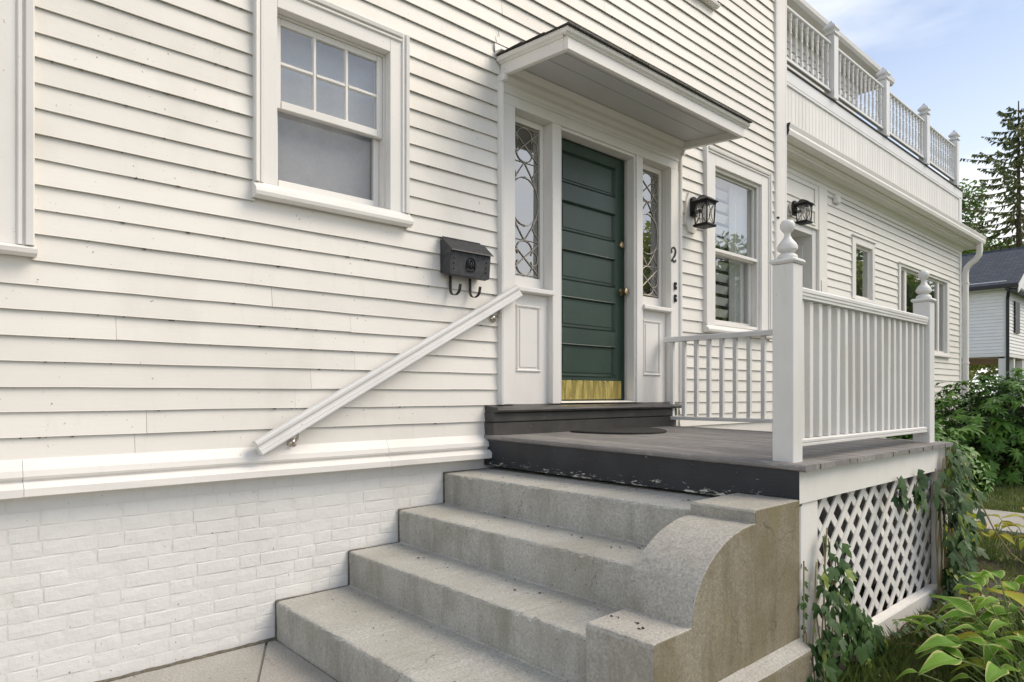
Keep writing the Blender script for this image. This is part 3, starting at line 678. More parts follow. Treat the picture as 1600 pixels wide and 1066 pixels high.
# --- sidelights with leaded glass
def sidelight(x0, x1, lab):
    z0, z1 = 2.081, 3.3245; st = 0.036; y = 0.062
    sl = obj('sidelight', B(x0, x0 + st, y, y + 0.03, z0, z1, 0.003), M_TRIM, house); sl['label'] = lab
    obj('sash', B(x1 - st, x1, y, y + 0.03, z0, z1, 0.003), M_TRIM, sl)
    obj('sash', B(x0 + st + .0005, x1 - st - .0005, y, y + 0.03, z1 - 0.045, z1, 0.003), M_TRIM, sl); obj('sash', B(x0 + st + .0005, x1 - st - .0005, y, y + 0.03, z0, z0 + 0.085, 0.003), M_TRIM, sl)
    a0, a1, b0, b1 = x0 + st, x1 - st, z0 + 0.085, z1 - 0.045; yp = y + 0.016
    p = MB(); p.add([(a0, yp + 0.002, b0), (a1, yp, b0), (a1, yp - 0.002, b1), (a0, yp, b1)], [(0, 1, 2, 3)]); obj('pane', p, M_GLASSDARK, sl)
    w = a1 - a0; h = b1 - b0; cx = (a0 + a1) / 2; yc = yp - 0.005
    P = lambda s, t: (cx + s * w / 2, yc, b0 + t * h)
    def came(pts, r=0.0042): obj('lead_came', MB().tube(pts, r, 5), M_LEAD, sl)
    e = 0.93; B_ = lambda s, t: P(s * e, t)
    came([B_(-1, .015), B_(1, .015)]); came([B_(-1, .985), B_(1, .985)]); came([B_(-1, .0), B_(-1, 1)]); came([B_(1, 0), B_(1, 1)])
    T = [0.015, 0.245, 0.5, 0.755, 0.985]
    for t in (0.245, 0.755): came([B_(-1, t), B_(1, t)], 0.003)
    for (ta, tb) in ((T[0], T[1]), (T[3], T[4])):       # end cells: crossed bars over a quatrefoil of arcs
        tm = (ta + tb) / 2; dt = (tb - ta) / 2
        came([B_(-1, ta + 0.1 * dt), B_(0, tm), B_(1, tb - 0.1 * dt)]); came([B_(1, ta + 0.1 * dt), B_(0, tm), B_(-1, tb - 0.1 * dt)])
        for sgn in (-1, 1):
            came([B_(0.55 * math.cos(a), tm + sgn * dt * 0.45 + dt * 0.52 * math.sin(a)) for a in [math.pi * (i / 14) * 1.35 * sgn - sgn * math.pi * 0.175 for i in range(15)]])
            came([B_(sgn * (0.52 + 0.44 * math.cos(a)), tm + dt * 0.42 * math.sin(a)) for a in [math.pi * (i / 12 - 0.5) for i in range(13)]])
    for (ta, tb) in ((T[1], T[2]), (T[2], T[3])):       # middle cells: pointed loops
        for s in (-1, 1):
            up = tb == T[2]
            f0, f1 = (ta, tb) if up else (tb, ta)
            came([B_(s * math.sin(math.pi / 2 * (i / 12)), f0 + (f1 - f0) * (i / 12)) for i in range(13)])
            came([B_(s * math.cos(math.pi / 2 * (i / 12)), f1 - (f1 - f0) * 0.62 * math.sin(math.pi / 2 * (i / 12))) for i in range(13)])
            came([B_(s * (1 - 0.42 * math.sin(math.pi * i / 12)), f0 + (f1 - f0) * (0.1 + 0.55 * i / 12)) for i in range(13)], 0.0034)
    js = MB()
    for (s_, t) in ((0, .015), (0, .245), (0, .5 - .62 * .255), (0, .5 + .62 * .255), (1, .5), (-1, .5), (0, .755), (0, .985), (1, .13), (1, .87), (-1, .13), (-1, .87), (0, .13), (0, .87), (1, .245), (1, .755)):
        js.ball(B_(s_, t), 0.0085, 6, 4)
    obj('solder_joint', js, M_LEAD, sl)
    obj('dark_backing', B(x0 - 0.02, x1 + 0.02, 0.30, 0.31, z0, z1, 0), M_DARKVOID, sl)  # plain near-black sheet behind the leaded glass
sidelight(3.157, 3.533, 'leaded glass sidelight left of the green door')
sidelight(4.632, 5.028, 'leaded glass sidelight right of the green door')

# --- front door: stiles, rails, five horizontal panels
dx0, dx1, dz0, dz1, dy = 3.632, 4.534, 1.257, 3.300, 0.095
door = obj('door', B(dx0, dx0 + 0.118, dy, dy + 0.045, dz0, dz1, 0.003), M_DOOR, house)
door['label'] = 'dark green front door with five panels'
D_ = lambda n, mb, m=M_DOOR: obj(n, mb, m, door)
D_('stile', B(dx1 - 0.125, dx1, dy, dy + 0.045, dz0, dz1, 0.003))
ix0, ix1 = dx0 + 0.1184, dx1 - 0.1254
pz = [(1.452, 1.708), (1.836, 2.078), (2.206, 2.447), (2.588, 2.825), (2.964, 3.212)]
rails = [(dz0, pz[0][0])] + [(pz[i][1], pz[i + 1][0]) for i in range(4)] + [(pz[4][1], dz1)]
for a, b in rails: D_('rail', B(ix0, ix1, dy, dy + 0.045, a, b, 0.003))
for a, b in pz:
    D_('panel', MB().box(ix0 - 0.002, ix1 + 0.002, dy + 0.016, dy + 0.03, a - 0.002, b + 0.002))
    D_('raised_field', MB().box(ix0 + 0.032, ix1 - 0.032, dy + 0.010, dy + 0.0155, a + 0.030, b - 0.030, 0.004))
    m_ = 0.017
    for q in ((a, a + m_, 1), (b - m_, b, -1)):
        pr = [(dy + 0.0155, q[0]), (dy - 0.006, q[0]), (dy - 0.008, q[0] + 0.005), (dy + 0.002, q[0] + 0.010), (dy + 0.0155, q[1])]
        if q[2] < 0: pr = [(p, q[0] + q[1] - z) for p, z in pr]
        D_('panel_moulding', MB().prism(pr, 'x', ix0, ix1))
    for q in ((ix0, ix0 + m_, 1), (ix1 - m_, ix1, -1)):
        pr = [(q[0], dy + 0.0155), (q[0], dy - 0.006), (q[0] + 0.005, dy - 0.008), (q[0] + 0.010, dy + 0.002), (q[1], dy + 0.0155)]
        if q[2] < 0: pr = [(q[0] + q[1] - x, p) for x, p in pr]
        D_('panel_moulding', MB().prism(pr, 'z', a + m_, b - m_))
# brass kick plate, slightly rippled sheet, with nails
kp = MB(); n = 44
for i in range(n + 1):
    x = 3.640 + (4.484 - 3.640) * i / n; d = 0.0022 * math.sin(i * 0.95) + 0.0014 * math.sin(i * 2.2 + 1)
    for z in (1.268, 1.30, 1.36, 1.405, 1.420): kp.v.append((x, dy - 0.0035 + d * (0.3 if z in (1.268, 1.42) else 1), z))
kp.f = [(i * 5 + j, i * 5 + j + 1, (i + 1) * 5 + j + 1, (i + 1) * 5 + j) for i in range(n) for j in range(4)]
kpo = obj('kick_plate', kp, M_KICK, door, smooth=True)
nail = MB()
for x in (3.66, 3.85, 4.06, 4.27, 4.468):
    for z in (1.278, 1.410): nail.ball((x, dy - 0.007, z), 0.005, 6, 4)
D_('plate_nail', nail, M_BRASS)
def knob(z, big):
    kx = 4.484
    c = lambda r, y: [(kx + r * math.cos(2 * math.pi * i / 16), y, z + r * math.sin(2 * math.pi * i / 16)) for i in range(16)]
    prof = [(0.030, dy), (0.030, dy - 0.006), (0.012, dy - 0.010), (0.011, dy - 0.035), (0.026, dy - 0.042), (0.031, dy - 0.055), (0.027, dy - 0.068), (0.012, dy - 0.073)] if big else [(0.030, dy), (0.030, dy - 0.010), (0.025, dy - 0.020), (0.010, dy - 0.024)]
    mb = MB(); vs = []
    for r, y in prof: vs += c(r, y)
    fs = [(i * 16 + j, i * 16 + (j + 1) % 16, (i + 1) * 16 + (j + 1) % 16, (i + 1) * 16 + j) for i in range(len(prof) - 1) for j in range(16)] + [tuple(range((len(prof) - 1) * 16, len(prof) * 16))]
    mb.add(vs, fs); mb.smooth = True
    D_('door_knob' if big else 'deadbolt', mb, M_BRASS)
knob(2.175, True); knob(2.575, False)

# --- canopy over the door
cx0, cx1, cyo = 3.030, 5.185, -0.655
slope = lambda mb: mb.fn(lambda x, y, z: (x, y, z + 0.085 * min(0, y)))
can = obj('canopy', slope(B(cx0, cx1, cyo, cyo + 0.035, 3.512, 3.600, 0.003)), M_TRIM, house)
C_ = lambda n, mb, m=M_TRIM: obj(n, mb, m, can)
C_('fascia', slope(B(cx0, cx0 + 0.035, cyo + 0.0355, -0.017, 3.512, 3.600, 0.003))); C_('fascia', slope(B(cx1 - 0.035, cx1, cyo + 0.0355, -0.017, 3.512, 3.600, 0.003)))
def rim(x0, x1, y0, y1, z0, z1, c): return slope(MB().box(x0, x1, y0, y1, z0, z1, c))
C_('crown_moulding', slope(MB().prism([(cyo - 0.0005, 3.588), (cyo - 0.009, 3.591), (cyo - 0.013, 3.598), (cyo - 0.028, 3.608), (cyo - 0.036, 3.622), (cyo + 0.03, 3.632), (cyo + 0.03, 3.601), (cyo - 0.0005, 3.601)], 'x', cx0 - 0.034, cx1 + 0.034)))
for xx, s in ((cx0, -1), (cx1, 1)):
    C_('crown_moulding', slope(MB().prism([(xx + s * a, b) for a, b in ((0.0005, 3.588), (0.009, 3.591), (0.013, 3.598), (0.028, 3.608), (0.036, 3.622), (-0.03, 3.632), (-0.03, 3.601), (0.0005, 3.601))], 'y', cyo + 0.031, -0.017)))
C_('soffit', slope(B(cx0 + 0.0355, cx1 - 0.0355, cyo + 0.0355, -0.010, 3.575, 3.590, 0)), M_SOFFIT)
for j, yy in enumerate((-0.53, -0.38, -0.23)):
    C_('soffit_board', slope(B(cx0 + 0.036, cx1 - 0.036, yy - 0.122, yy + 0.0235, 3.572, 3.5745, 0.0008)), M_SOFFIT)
C_('cornice', MB().prism([(-0.05, 3.5205), (-0.082, 3.5205), (-0.10, 3.545), (-0.11, 3.562), (-0.05, 3.562)], 'x', cx0 + 0.04, cx1 - 0.04))
rp = slope(MB()).prism([(cyo - 0.030, 3.570), (cyo - 0.030, 3.577), (-0.015, 3.634), (-0.015, 3.60)], 'x', cx0 - 0.030, cx1 + 0.030); C_('roof_deck', rp)
nsh = 11
for r in range(3):
    for i in range(nsh):
        a = cx0 - 0.045 + (cx1 - cx0 + 0.09) * i / nsh; b = cx0 - 0.045 + (cx1 - cx0 + 0.09) * (i + 1) / nsh
        y0 = cyo - 0.048 + r * 0.21; y1 = y0 + 0.26; zz = lambda y: 3.578 + (y - (cyo - 0.036)) * 0.088
        j_ = rj(0.004)
        C_('shingle', MB().add([(a + 0.002, y0 + j_, zz(y0) + r * .004), (b - 0.002, y0 + j_, zz(y0) + r * .004), (b - 0.002, y1, zz(y1)), (a + 0.002, y1, zz(y1)),
                               (a + 0.002, y0 + j_, zz(y0) + 0.009 + r * .004), (b - 0.002, y0 + j_, zz(y0) + 0.009 + r * .004), (b - 0.002, y1, zz(y1) + 0.005), (a + 0.002, y1, zz(y1) + 0.005)],
                              [(0, 3, 2, 1), (4, 5, 6, 7), (0, 1, 5, 4), (1, 2, 6, 5), (2, 3, 7, 6), (3, 0, 4, 7)]), M_SHINGLE)
C_('flashing', MB().prism([(-0.017, 3.64), (-0.017, 3.72), (-0.0195, 3.72), (-0.024, 3.665), (-0.09, 3.655), (-0.09, 3.652)], 'x', cx0 - 0.05, cx1 + 0.05), M_TRIM)
for k in range(5):
    a = cx0 - 0.05
    obj('flashing_step', MB().add([(a - 0.005 + k * .02, -0.0185, 3.66 + k * 0.062), (a + 0.004 + k * .02, -0.0185, 3.655 + k * .062), (a - 0.018 + k * .02, -0.0185, 3.72 + k * .062)], [(0, 1, 2)]), M_DARKTRIM, can) if k < 3 else None

# --- dark wooden doorstep
ds = obj('doorstep', B(2.895, 5.010, -0.105, 0.0, 0.99, 1.118, 0.004), M_DOORSTEP, house)
obj('step_board', B(2.893, 5.012, -0.112, 0.0, 1.1215, 1.186, 0.006), M_DOORSTEP, ds)
obj('step_tread', MB().prism([(0.02, 1.1865), (-0.118, 1.1865), (-0.140, 1.190), (-0.146, 1.203), (-0.140, 1.217), (-0.12, 1.221), (0.02, 1.236)], 'x', 2.900, 5.055, 10, 0.0012), M_DOORSTEP, ds)

# ================================================================== SIDE WING (part of the house)
WY = 0.30; WX0, WX1 = 7.24, 15.13
w1 = (9.985, 10.60, 2.70, 3.45); w2 = (11.80, 14.22, 2.06, 3.36); wd = (7.60, 8.765, 0.75, 3.44)
wing = obj('wing_wall', wall_holes(WX0, WX1, -0.1, 4.25, [w1, w2, wd], WY, WY + 0.12), M_WING, house)
rows(WX0 + 1.78, WX1 - 0.09, Z0 - 8 * PITCH, 4.0, [(9.86, 10.70, 2.66, 3.55), (11.70, 14.37, 2.02, 3.42), (7.2, 9.02, -1, 5)], WY - 0.0005, M_WING, wing, 3.2)
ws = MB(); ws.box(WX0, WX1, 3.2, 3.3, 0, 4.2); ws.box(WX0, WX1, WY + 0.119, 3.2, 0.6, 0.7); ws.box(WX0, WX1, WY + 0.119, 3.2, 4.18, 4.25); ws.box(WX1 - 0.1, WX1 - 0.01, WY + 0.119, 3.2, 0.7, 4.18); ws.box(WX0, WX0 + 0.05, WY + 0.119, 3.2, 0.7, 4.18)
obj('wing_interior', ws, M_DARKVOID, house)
obj('corner_board', B(WX1 - 0.09, WX1 + 0.003, WY - 0.028, WY, -0.05, 4.1, 0.003), M_TRIM, house)
obj('frieze_board', B(WX0 + 0.012, WX1, WY - 0.03, WY, 4.005, 4.13, 0.003), M_WING, house)
# side entrance: pilaster, transom panels, recessed door
sd_ = obj('side_entrance', B(8.768, 9.018, WY - 0.035, WY, 0.7, 4.004, 0.003), M_WING, house)
obj('pilaster_panel', B(8.82, 8.965, WY - 0.045, WY - 0.0355, 0.9, 2.80, 0.004), M_WING, sd_)
obj('lintel', B(7.26, 8.767, WY - 0.025, WY, 3.441, 4.004, 0.003), M_WING, sd_)
for (a, b, c, d) in ((7.45, 8.66, 3.735, 3.965), (7.45, 8.66, 3.475, 3.675)):
    for q in ((a, b, c, c + .03), (a, b, d - .03, d)): obj('panel_moulding', B(q[0], q[1], WY - 0.038, WY - 0.0255, q[2], q[3], 0.005), M_WING, sd_)
    for q in ((a, a + .03), (b - .03, b)): obj('panel_moulding', B(q[0], q[1], WY - 0.038, WY - 0.0255, c + .0305, d - .0305, 0.005), M_WING, sd_)
obj('reveal', B(8.64, 8.764, WY + 0.001, WY + 0.55, 0.7, 3.44, 0.003), M_COOL, sd_)
obj('reveal', B(7.30, 8.6395, WY + 0.005, WY + 0.55, 3.36, 3.4405, 0.003), M_COOL, sd_)
obj('reveal_panel', B(8.622, 8.6395, WY + 0.12, WY + 0.40, 0.9, 3.25, 0.004), M_COOL, sd_)
obj('side_door', B(7.30, 8.638, WY + 0.50, WY + 0.55, 0.7, 3.3595, 0.003), M_COOL, sd_)
for k in range(6): obj('side_door_panel', B(7.42, 8.50, WY + 0.485, WY + 0.4995, 0.85 + k * 0.42, 1.20 + k * 0.42, 0.008), M_COOL, sd_)

def simple_window(hole, cas, mull, lab, shade=True):
    x0, x1, z0, z1 = hole; c0, c1, q0, q1 = cas; y = WY
    win = obj('window', B(c0, x0, y - 0.03, y, q0, q1, 0.003), M_TRIM, house); win['label'] = lab
    A = lambda n, mb, m=M_TRIM: obj(n, mb, m, win)
    A('casing', B(x1, c1, y - 0.03, y, q0, q1, 0.003)); A('casing', B(x0 + .0005, x1 - .0005, y - 0.03, y, z1, q1, 0.003)); A('drip_cap', B(c0 - .01, c1 + .01, y - 0.05, y, q1 + 0.0005, q1 + 0.025, 0.004))
    A('sill', B(c0 - 0.015, c1 + 0.015, y - 0.06, y + 0.05, q0 - 0.045, q0 - 0.0005, 0.006)); A('casing', B(x0 + .0005, x1 - .0005, y - 0.028, y, q0, z0, 0.003))
    xs = [x0] + mull + [x1]
    for a, b in ((x0, x0 + .03), (x1 - .03, x1)): A('sash', B(a, b, y + 0.02, y + 0.055, z0, z1, 0.003))
    for m in mull: A('sash', B(m - 0.045, m + 0.045, y + 0.012, y + 0.055, z0, z1, 0.003))
    for i, (a, b) in enumerate(zip(xs, xs[1:])):
        a += 0.03 if i == 0 else 0.045; b -= 0.03 if i == len(xs) - 2 else 0.045
        A('sash', B(a + .0005, b - .0005, y + 0.021, y + 0.054, z0, z0 + .035, 0.003)); A('sash', B(a + .0005, b - .0005, y + 0.021, y + 0.054, z1 - .035, z1, 0.003))
        p = MB().add([(a, y + 0.04, z0 + .03), (b, y + 0.041, z0 + .03), (b, y + 0.038, z1 - .03), (a, y + 0.04, z1 - .03)], [(0, 1, 2, 3)]); A('pane', p, M_GLASSWING)
    if shade:
        mb = MB(); n = 10
        for i in range(n + 1):
            x = x0 + (x1 - x0) * 0.45 * i / n; mb.v += [(x, y + 0.14 + 0.02 * math.sin(i * 2.1), z0 - .05), (x, y + 0.14 + 0.02 * math.sin(i * 2.1), z1 + .05)]
        mb.f = [(2 * i, 2 * i + 1, 2 * i + 3, 2 * i + 2) for i in range(n)]; A('curtain', mb, M_CURTAIN)
simple_window(w1, (9.862, 10.693, 2.665, 3.545), [], 'small wing window between side entrance and wide window')
simple_window(w2, (11.714, 14.357, 2.025, 3.40), [12.13, 13.84], 'wide three-part wing window', False)

# --- eave, gutter, downspout
eave = obj('eave', MB().prism([(WY + 0.1, 4.131), (0.09, 4.131), (0.09, 4.150), (0.055, 4.165), (0.055, 4.31), (WY + 0.1, 4.42)], 'x', WX0 + 0.013, 15.38), M_WING, house)
obj('bed_moulding', MB().prism([(WY - 0.0305, 4.06), (WY - 0.045, 4.068), (WY - 0.060, 4.10), (WY - 0.095, 4.1305), (WY - 0.0305, 4.1305)], 'x', WX0 + 0.013, WX1), M_WING, eave)
for k in range(1, 6): obj('soffit_strip', B(WX0 + 0.013, 15.36, 0.095 + k * 0.0 + 0.0 if False else 0.10 + (k - 1) * 0.022, 0.10 + (k - 1) * 0.022 + 0.019, 4.124, 4.1305, 0.002), M_WING, eave) if k < 4 else None
gp = [(0.0545, 4.185), (0.0545, 4.33), (0.050, 4.335), (0.046, 4.33), (0.046, 4.20), (-0.01, 4.195), (-0.035, 4.215), (-0.045, 4.25), (-0.038, 4.275), (-0.05, 4.30), (-0.058, 4.33), (-0.066, 4.333), (-0.066, 4.322), (-0.052, 4.275), (-0.057, 4.25), (-0.045, 4.205), (-0.014, 4.183)]
gut = obj('gutter', MB().prism(gp, 'x', 7.262, 15.42), M_TRIM, house)
obj('gutter_end', MB().prism([(0.05, 4.187), (0.05, 4.33), (-0.062, 4.33), (-0.046, 4.275), (-0.05, 4.25), (-0.04, 4.21), (-0.012, 4.187)], 'x', 7.256, 7.2615), M_DARKTRIM, gut)
obj('gutter_end', MB().prism([(0.05, 4.187), (0.05, 4.33), (-0.062, 4.33), (-0.046, 4.275), (-0.05, 4.25), (-0.04, 4.21), (-0.012, 4.187)], 'x', 15.4205, 15.426), M_TRIM, gut)
def rsq(pts, w, d):
    mb = MB(); pts = [Vector(p) for p in pts]; k = 8
    ring = [(-w, -d * .7), (-w * .7, -d), (w * .7, -d), (w, -d * .7), (w, d * .7), (w * .7, d), (-w * .7, d), (-w, d * .7)]
    for i, p in enumerate(pts):
        t = (pts[min(i + 1, len(pts) - 1)] - pts[max(i - 1, 0)]).normalized(); sx = Vector((1, 0, 0)); n = t.cross(sx).normalized()
        for a, b in ring: mb.v.append(tuple(p + sx * a + n * b))
    m = len(pts); mb.f = [(i * k + j, i * k + (j + 1) % k, (i + 1) * k + (j + 1) % k, (i + 1) * k + j) for i in range(m - 1) for j in range(k)] + [tuple(range(k)), tuple(range((m - 1) * k, m * k))]
    mb.smooth = True; return mb
dsp = obj('downspout', rsq([(15.22, 0.0, 4.19), (15.22, 0.0, 4.06), (15.22, 0.01, 3.98), (15.22, 0.06, 3.90), (15.22, 0.15, 3.83), (15.22, 0.21, 3.76), (15.22, 0.23, 3.66), (15.22, 0.23, 3.50), (15.22, 0.23, 0.2)], 0.055, 0.045), M_TRIM, house)
for z in (3.45, 1.9): obj('strap', B(15.155, 15.285, 0.178, 0.30, z, z + 0.03, 0.003), M_TRIM, dsp)

# --- balcony parapet: beadboard, cap board, membrane edge
par = obj('parapet', B(WX0 + 0.012, WX1 - 0.01, 0.30, 0.40, 4.30, 5.10, 0), M_BALCONY, house)
xb = WX0 + 0.014; nb = 80; wb = (WX1 - 0.17 - xb) / nb
for i in range(nb): obj('beadboard', B(xb + i * wb + 0.0015, xb + (i + 1) * wb - 0.0015, 0.281, 0.2998, 4.31, 5.085, 0.004), M_BEAD, par)
obj('trim_board', B(WX1 - 0.165, WX1 - 0.005, 0.268, 0.2998, 4.31, 5.085, 0.004), M_BALCONY, par)
obj('trim_board', B(WX0 + 0.012, WX1 + 0.01, 0.262, 0.40, 5.0855, 5.232, 0.004), M_BALCONY, par)
obj('bed_strip', B(WX0 + 0.013, WX1 - 0.17, 0.262, 0.2805, 5.050, 5.085, 0.006), M_BALCONY, par)
obj('deck_edge', B(WX0 + 0.012, WX1 + 0.025, 0.245, 3.0, 5.2325, 5.250, 0.003), M_MEMBRANE, par)

# --- balcony balustrade
bal = obj('balustrade', MB().prism([(0.262, 5.955), (0.248, 5.965), (0.246, 5.985), (0.256, 6.000), (0.304, 6.000), (0.314, 5.985), (0.312, 5.965), (0.298, 5.955)], 'x', WX0 + 0.012, 14.62), M_BALCONY, house)
obj('bottom_rail', B(WX0 + 0.012, 14.62, 0.255, 0.305, 5.335, 5.375, 0.005), M_BALCONY, bal)
def post_top(z0):
    return [(0.0, z0 + .30), (0.004, z0 + .295), (0.012, z0 + .255), (0.045, z0 + .215), (0.075, z0 + .175), (0.078, z0 + .16), (0.05, z0 + .15), (0.046, z0 + .125), (0.072, z0 + .11), (0.072, z0 + .085), (0.05, z0 + .07)]
def sq_lathe(prof, cx, cy):
    mb = MB(); k = 4
    for r, z in prof: mb.v += [(cx - r, cy - r, z), (cx + r, cy - r, z), (cx + r, cy + r, z), (cx - r, cy + r, z)]
    m = len(prof); mb.f = [(i * k + j, i * k + (j + 1) % k, (i + 1) * k + (j + 1) % k, (i + 1) * k + j) for i in range(m - 1) for j in range(k)] + [tuple(range(k)), tuple(range((m - 1) * k, m * k))]
    return mb
posts = [9.17, 11.06, 12.95, 14.68]
pm = mesh_of(sq_lathe([(0.06, 0.0), (0.066, 0.0), (0.066, 0.83), (0.05, 0.835), (0.05, 0.85), (0.08, 0.858), (0.08, 0.878), (0.048, 0.895), (0.048, 0.915), (0.08, 0.935), (0.082, 0.950), (0.06, 0.985), (0.03, 1.02), (0.010, 1.055), (0.0, 1.06)], 0, 0), 'balcony_post', M_BALCONY)
for x in posts: inst('balcony_post', pm, bal, (x, 0.28, 5.2505))
sp = [(0.021, 0), (0.021, .10), (0.013, .115), (0.020, .13), (0.012, .15), (0.016, .20), (0.019, .27), (0.012, .345), (0.020, .36), (0.012, .375), (0.016, .42), (0.018, .46), (0.011, .50), (0.020, .515), (0.013, .53), (0.021, .545), (0.021, .60)]
smesh = mesh_of(MB().lathe(sp, 0, 0, 8), 'spindle', M_BALCONY)
edges = [WX0 + 0.02] + posts
for a, b in zip(edges, edges[1:]):
    n = 12
    for i in range(1, n + 1): inst('spindle', smesh, bal, (a + 0.05 + (b - a - 0.10) * (i - 0.5) / n, 0.28, 5.3555))
# --- upper storey set back behind the balcony
ub = obj('rear_storey', B(7.24, 12.55, 1.25, 4.0, 5.2, 6.88, 0), M_WING, house)
for k in range(14): clap(7.25, 12.54, 5.27 + k * PITCH, 5.27 + (k + 1) * PITCH + 0.013, 1.2495, M_WING, ub)
obj('rear_eave', MB().prism([(0.93, 6.88), (0.93, 6.96), (2.5, 7.6), (4.2, 6.88)], 'x', 7.25, 13.12), M_WING, house)
obj('rear_gutter', MB().prism([(0.9295, 6.88), (0.86, 6.89), (0.83, 6.93), (0.82, 6.985), (0.9295, 6.985)], 'x', 7.25, 13.2), M_TRIM, house)

# ================================================================== STONE STEPS
steps = thing('stone_steps', 'four weathered concrete steps with a curved cheek wall beside brick foundation', 'steps', (2.2, -1.0, 0))
sx = [1.452, 1.882, 2.220, 2.560]; YE = -1.872
def stepblock(x0, x1, z0, z1, ya, yb, rd=0.013, n=70, jit=0.0021, tilt=0.010):
    pr = [(x0 + 0.002, z0), (x0 + 0.001, (z0 + z1) / 2), (x0, z1 - rd), (x0 + rd * .3, z1 - rd * .3), (x0 + rd, z1), ((x0 + x1) / 2, z1 + 0.004), (x1, z1 + 0.006), (x1, z0)]
    mb = MB().prism(pr, 'y', ya, yb, n, jit); t = tilt; k = len(pr)
    for i in range(1, n):
        if random.random() < 0.10:
            q = random.uniform(0.002, 0.008)
            for a in (2, 3, 4):
                x, y, z = mb.v[i * k + a]; mb.v[i * k + a] = (x + q * (1 if a > 2 else .4), y, z - q * (1 if a < 4 else .3))
    return mb.fn(lambda x, y, z: (x, y, z + t * y / 1.9))
for i in range(4):
    x1 = (sx[i + 1] + 0.10) if i < 3 else 3.3
    obj('step', stepblock(sx[i], x1, (0.2 * i - 0.001 + (0.0 if i == 0 else 0.0065)) if i else -0.05, 0.2 * (i + 1), -0.010, YE, tilt=0.0), M_STEP, steps)
    if i: obj('mortar_joint', MB().prism([(sx[i] + 0.03, 0.2 * i), (sx[i] - 0.008, 0.2 * i + 0.002), (sx[i] - 0.002, 0.2 * i + 0.010), (sx[i] + 0.03, 0.2 * i + 0.012)], 'y', -0.012, YE, 40, 0.0022), M_STEP, steps)
# caulk strip against the brick wall
for i in range(4): obj('wall_joint', B(sx[i] - 0.004, sx[i] + 0.45, -0.0095, 0.0, 0.2 * i + 0.002, 0.2 * (i + 1) + 0.006, 0), M_JOINT, steps)
cy0, cy1 = -1.8725, -2.172
arc = [(2.055 + 0.455 * (1 - math.cos(a)), 0.462 + 0.330 * math.sin(a)) for a in [math.pi / 2 * i / 22 for i in range(23)]]
arc = [(2.056 + 0.452 * (1 - math.cos(q)), 0.481 + 0.311 * math.sin(q)) for q in [math.pi / 2 * i / 22 for i in range(23)]]
cheek = MB().prism([(1.838, 0.2055), (1.830, 0.33), (1.826, 0.462), (1.834, 0.476), (1.850, 0.480)] + arc + [(2.506, 0.800), (2.504, 0.836), (2.512, 0.845), (2.895, 0.846), (2.895, 0.2055)], 'y', cy0, cy1, 8, 0.0015)
obj('cheek_wall', cheek, M_CAP, steps)
obj('plinth', MB().prism([(1.70, -0.1), (1.695, 0.195), (1.71, 0.205), (2.885, 0.205), (2.885, -0.1)], 'y', cy0 - 0.001, cy1 - 0.055, 14, 0.0016), M_CAP, steps)
obj('plinth_weathering', MB().prism([(cy1 - 0.002, 0.2055), (cy1 - 0.056, 0.2055), (cy1 - 0.050, 0.214), (cy1 - 0.002, 0.245)], 'x', 1.72, 2.885, 16, 0.0014), M_CAP, steps)

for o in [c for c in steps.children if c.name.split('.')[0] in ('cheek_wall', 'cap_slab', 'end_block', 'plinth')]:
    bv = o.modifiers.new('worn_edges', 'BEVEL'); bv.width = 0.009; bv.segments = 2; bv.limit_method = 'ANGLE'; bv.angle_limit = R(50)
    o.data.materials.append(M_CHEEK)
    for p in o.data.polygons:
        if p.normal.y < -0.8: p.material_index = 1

# ================================================================== PORCH
porch = thing('porch', 'grey painted wooden porch with white railing posts and lattice skirt', 'porch', (3.9, -1.1, 0))
PS = 0.0155
dsl = lambda mb: mb.fn(lambda x, y, z: (x, y, z + PS * y))
P_ = lambda n, mb, m=M_COOL, l=None: obj(n, mb, m, porch, label=l)
n = 25; bx0, bx1 = 2.945, 5.005; bw = (bx1 - bx0) / n
for i in range(n):
    P_('floorboard', dsl(MB().prism([(bx0 + i * bw + 0.0012, 1.008), (bx0 + (i + 1) * bw - 0.0012, 1.008), (bx0 + (i + 1) * bw - 0.0012, 1.031), (bx0 + (i + 1) * bw - 0.004, 1.0335 + rj(.0006)), (bx0 + i * bw + 0.004, 1.0335 + rj(.0006)), (bx0 + i * bw + 0.0012, 1.031)], 'y', -0.002 if bx0 + i * bw > 5.02 else -0.10, -2.205 + rj(.004), 8, 0.0005)), M_DECK)
P_('nosing', dsl(MB().prism([(2.944, 1.006), (2.886, 1.006), (2.876, 1.012), (2.874, 1.022), (2.880, 1.032), (2.892, 1.036), (2.944, 1.0355)], 'y', -0.004, -2.207, 18, 0.0009)), M_DECK)
P_('black_fascia', dsl(MB().prism([(2.8985, 0.836), (2.930, 0.836), (2.930, 1.0055), (2.8985, 1.0055)], 'y', -0.002, -2.168, 18, 0.0008)).fn(lambda x, y, z: (x, y, z if z > 0.9 else z + 0.02 * (-y) / 2.2 - 0.006)), M_FASCIA, 'black riser board with paint chipped white along its foot')
P_('white_fascia', MB().prism([(-2.1685, 0.828), (-2.1685, 0.970), (-2.140, 0.970), (-2.140, 0.828)], 'x', 2.8995, 4.985, 10, 0.0008), M_TRIM)
P_('end_fascia', B(4.957, 4.985, -2.1395, -0.02, 0.83, 0.972, 0.003), M_TRIM)
for yb in (-0.3, -1.0, -1.7): P_('joist', B(2.94, 4.95, yb - 0.04, yb, 0.84, 0.955, 0), M_DARKVOID)
P_('skirt_post', B(2.930, 3.105, -2.160, -2.125, -0.05, 0.8275, 0.004), M_TRIM); P_('skirt_post', B(2.908, 2.9295, -2.155, -2.02, -0.05, 0.8275, 0.003), M_BALCONY)
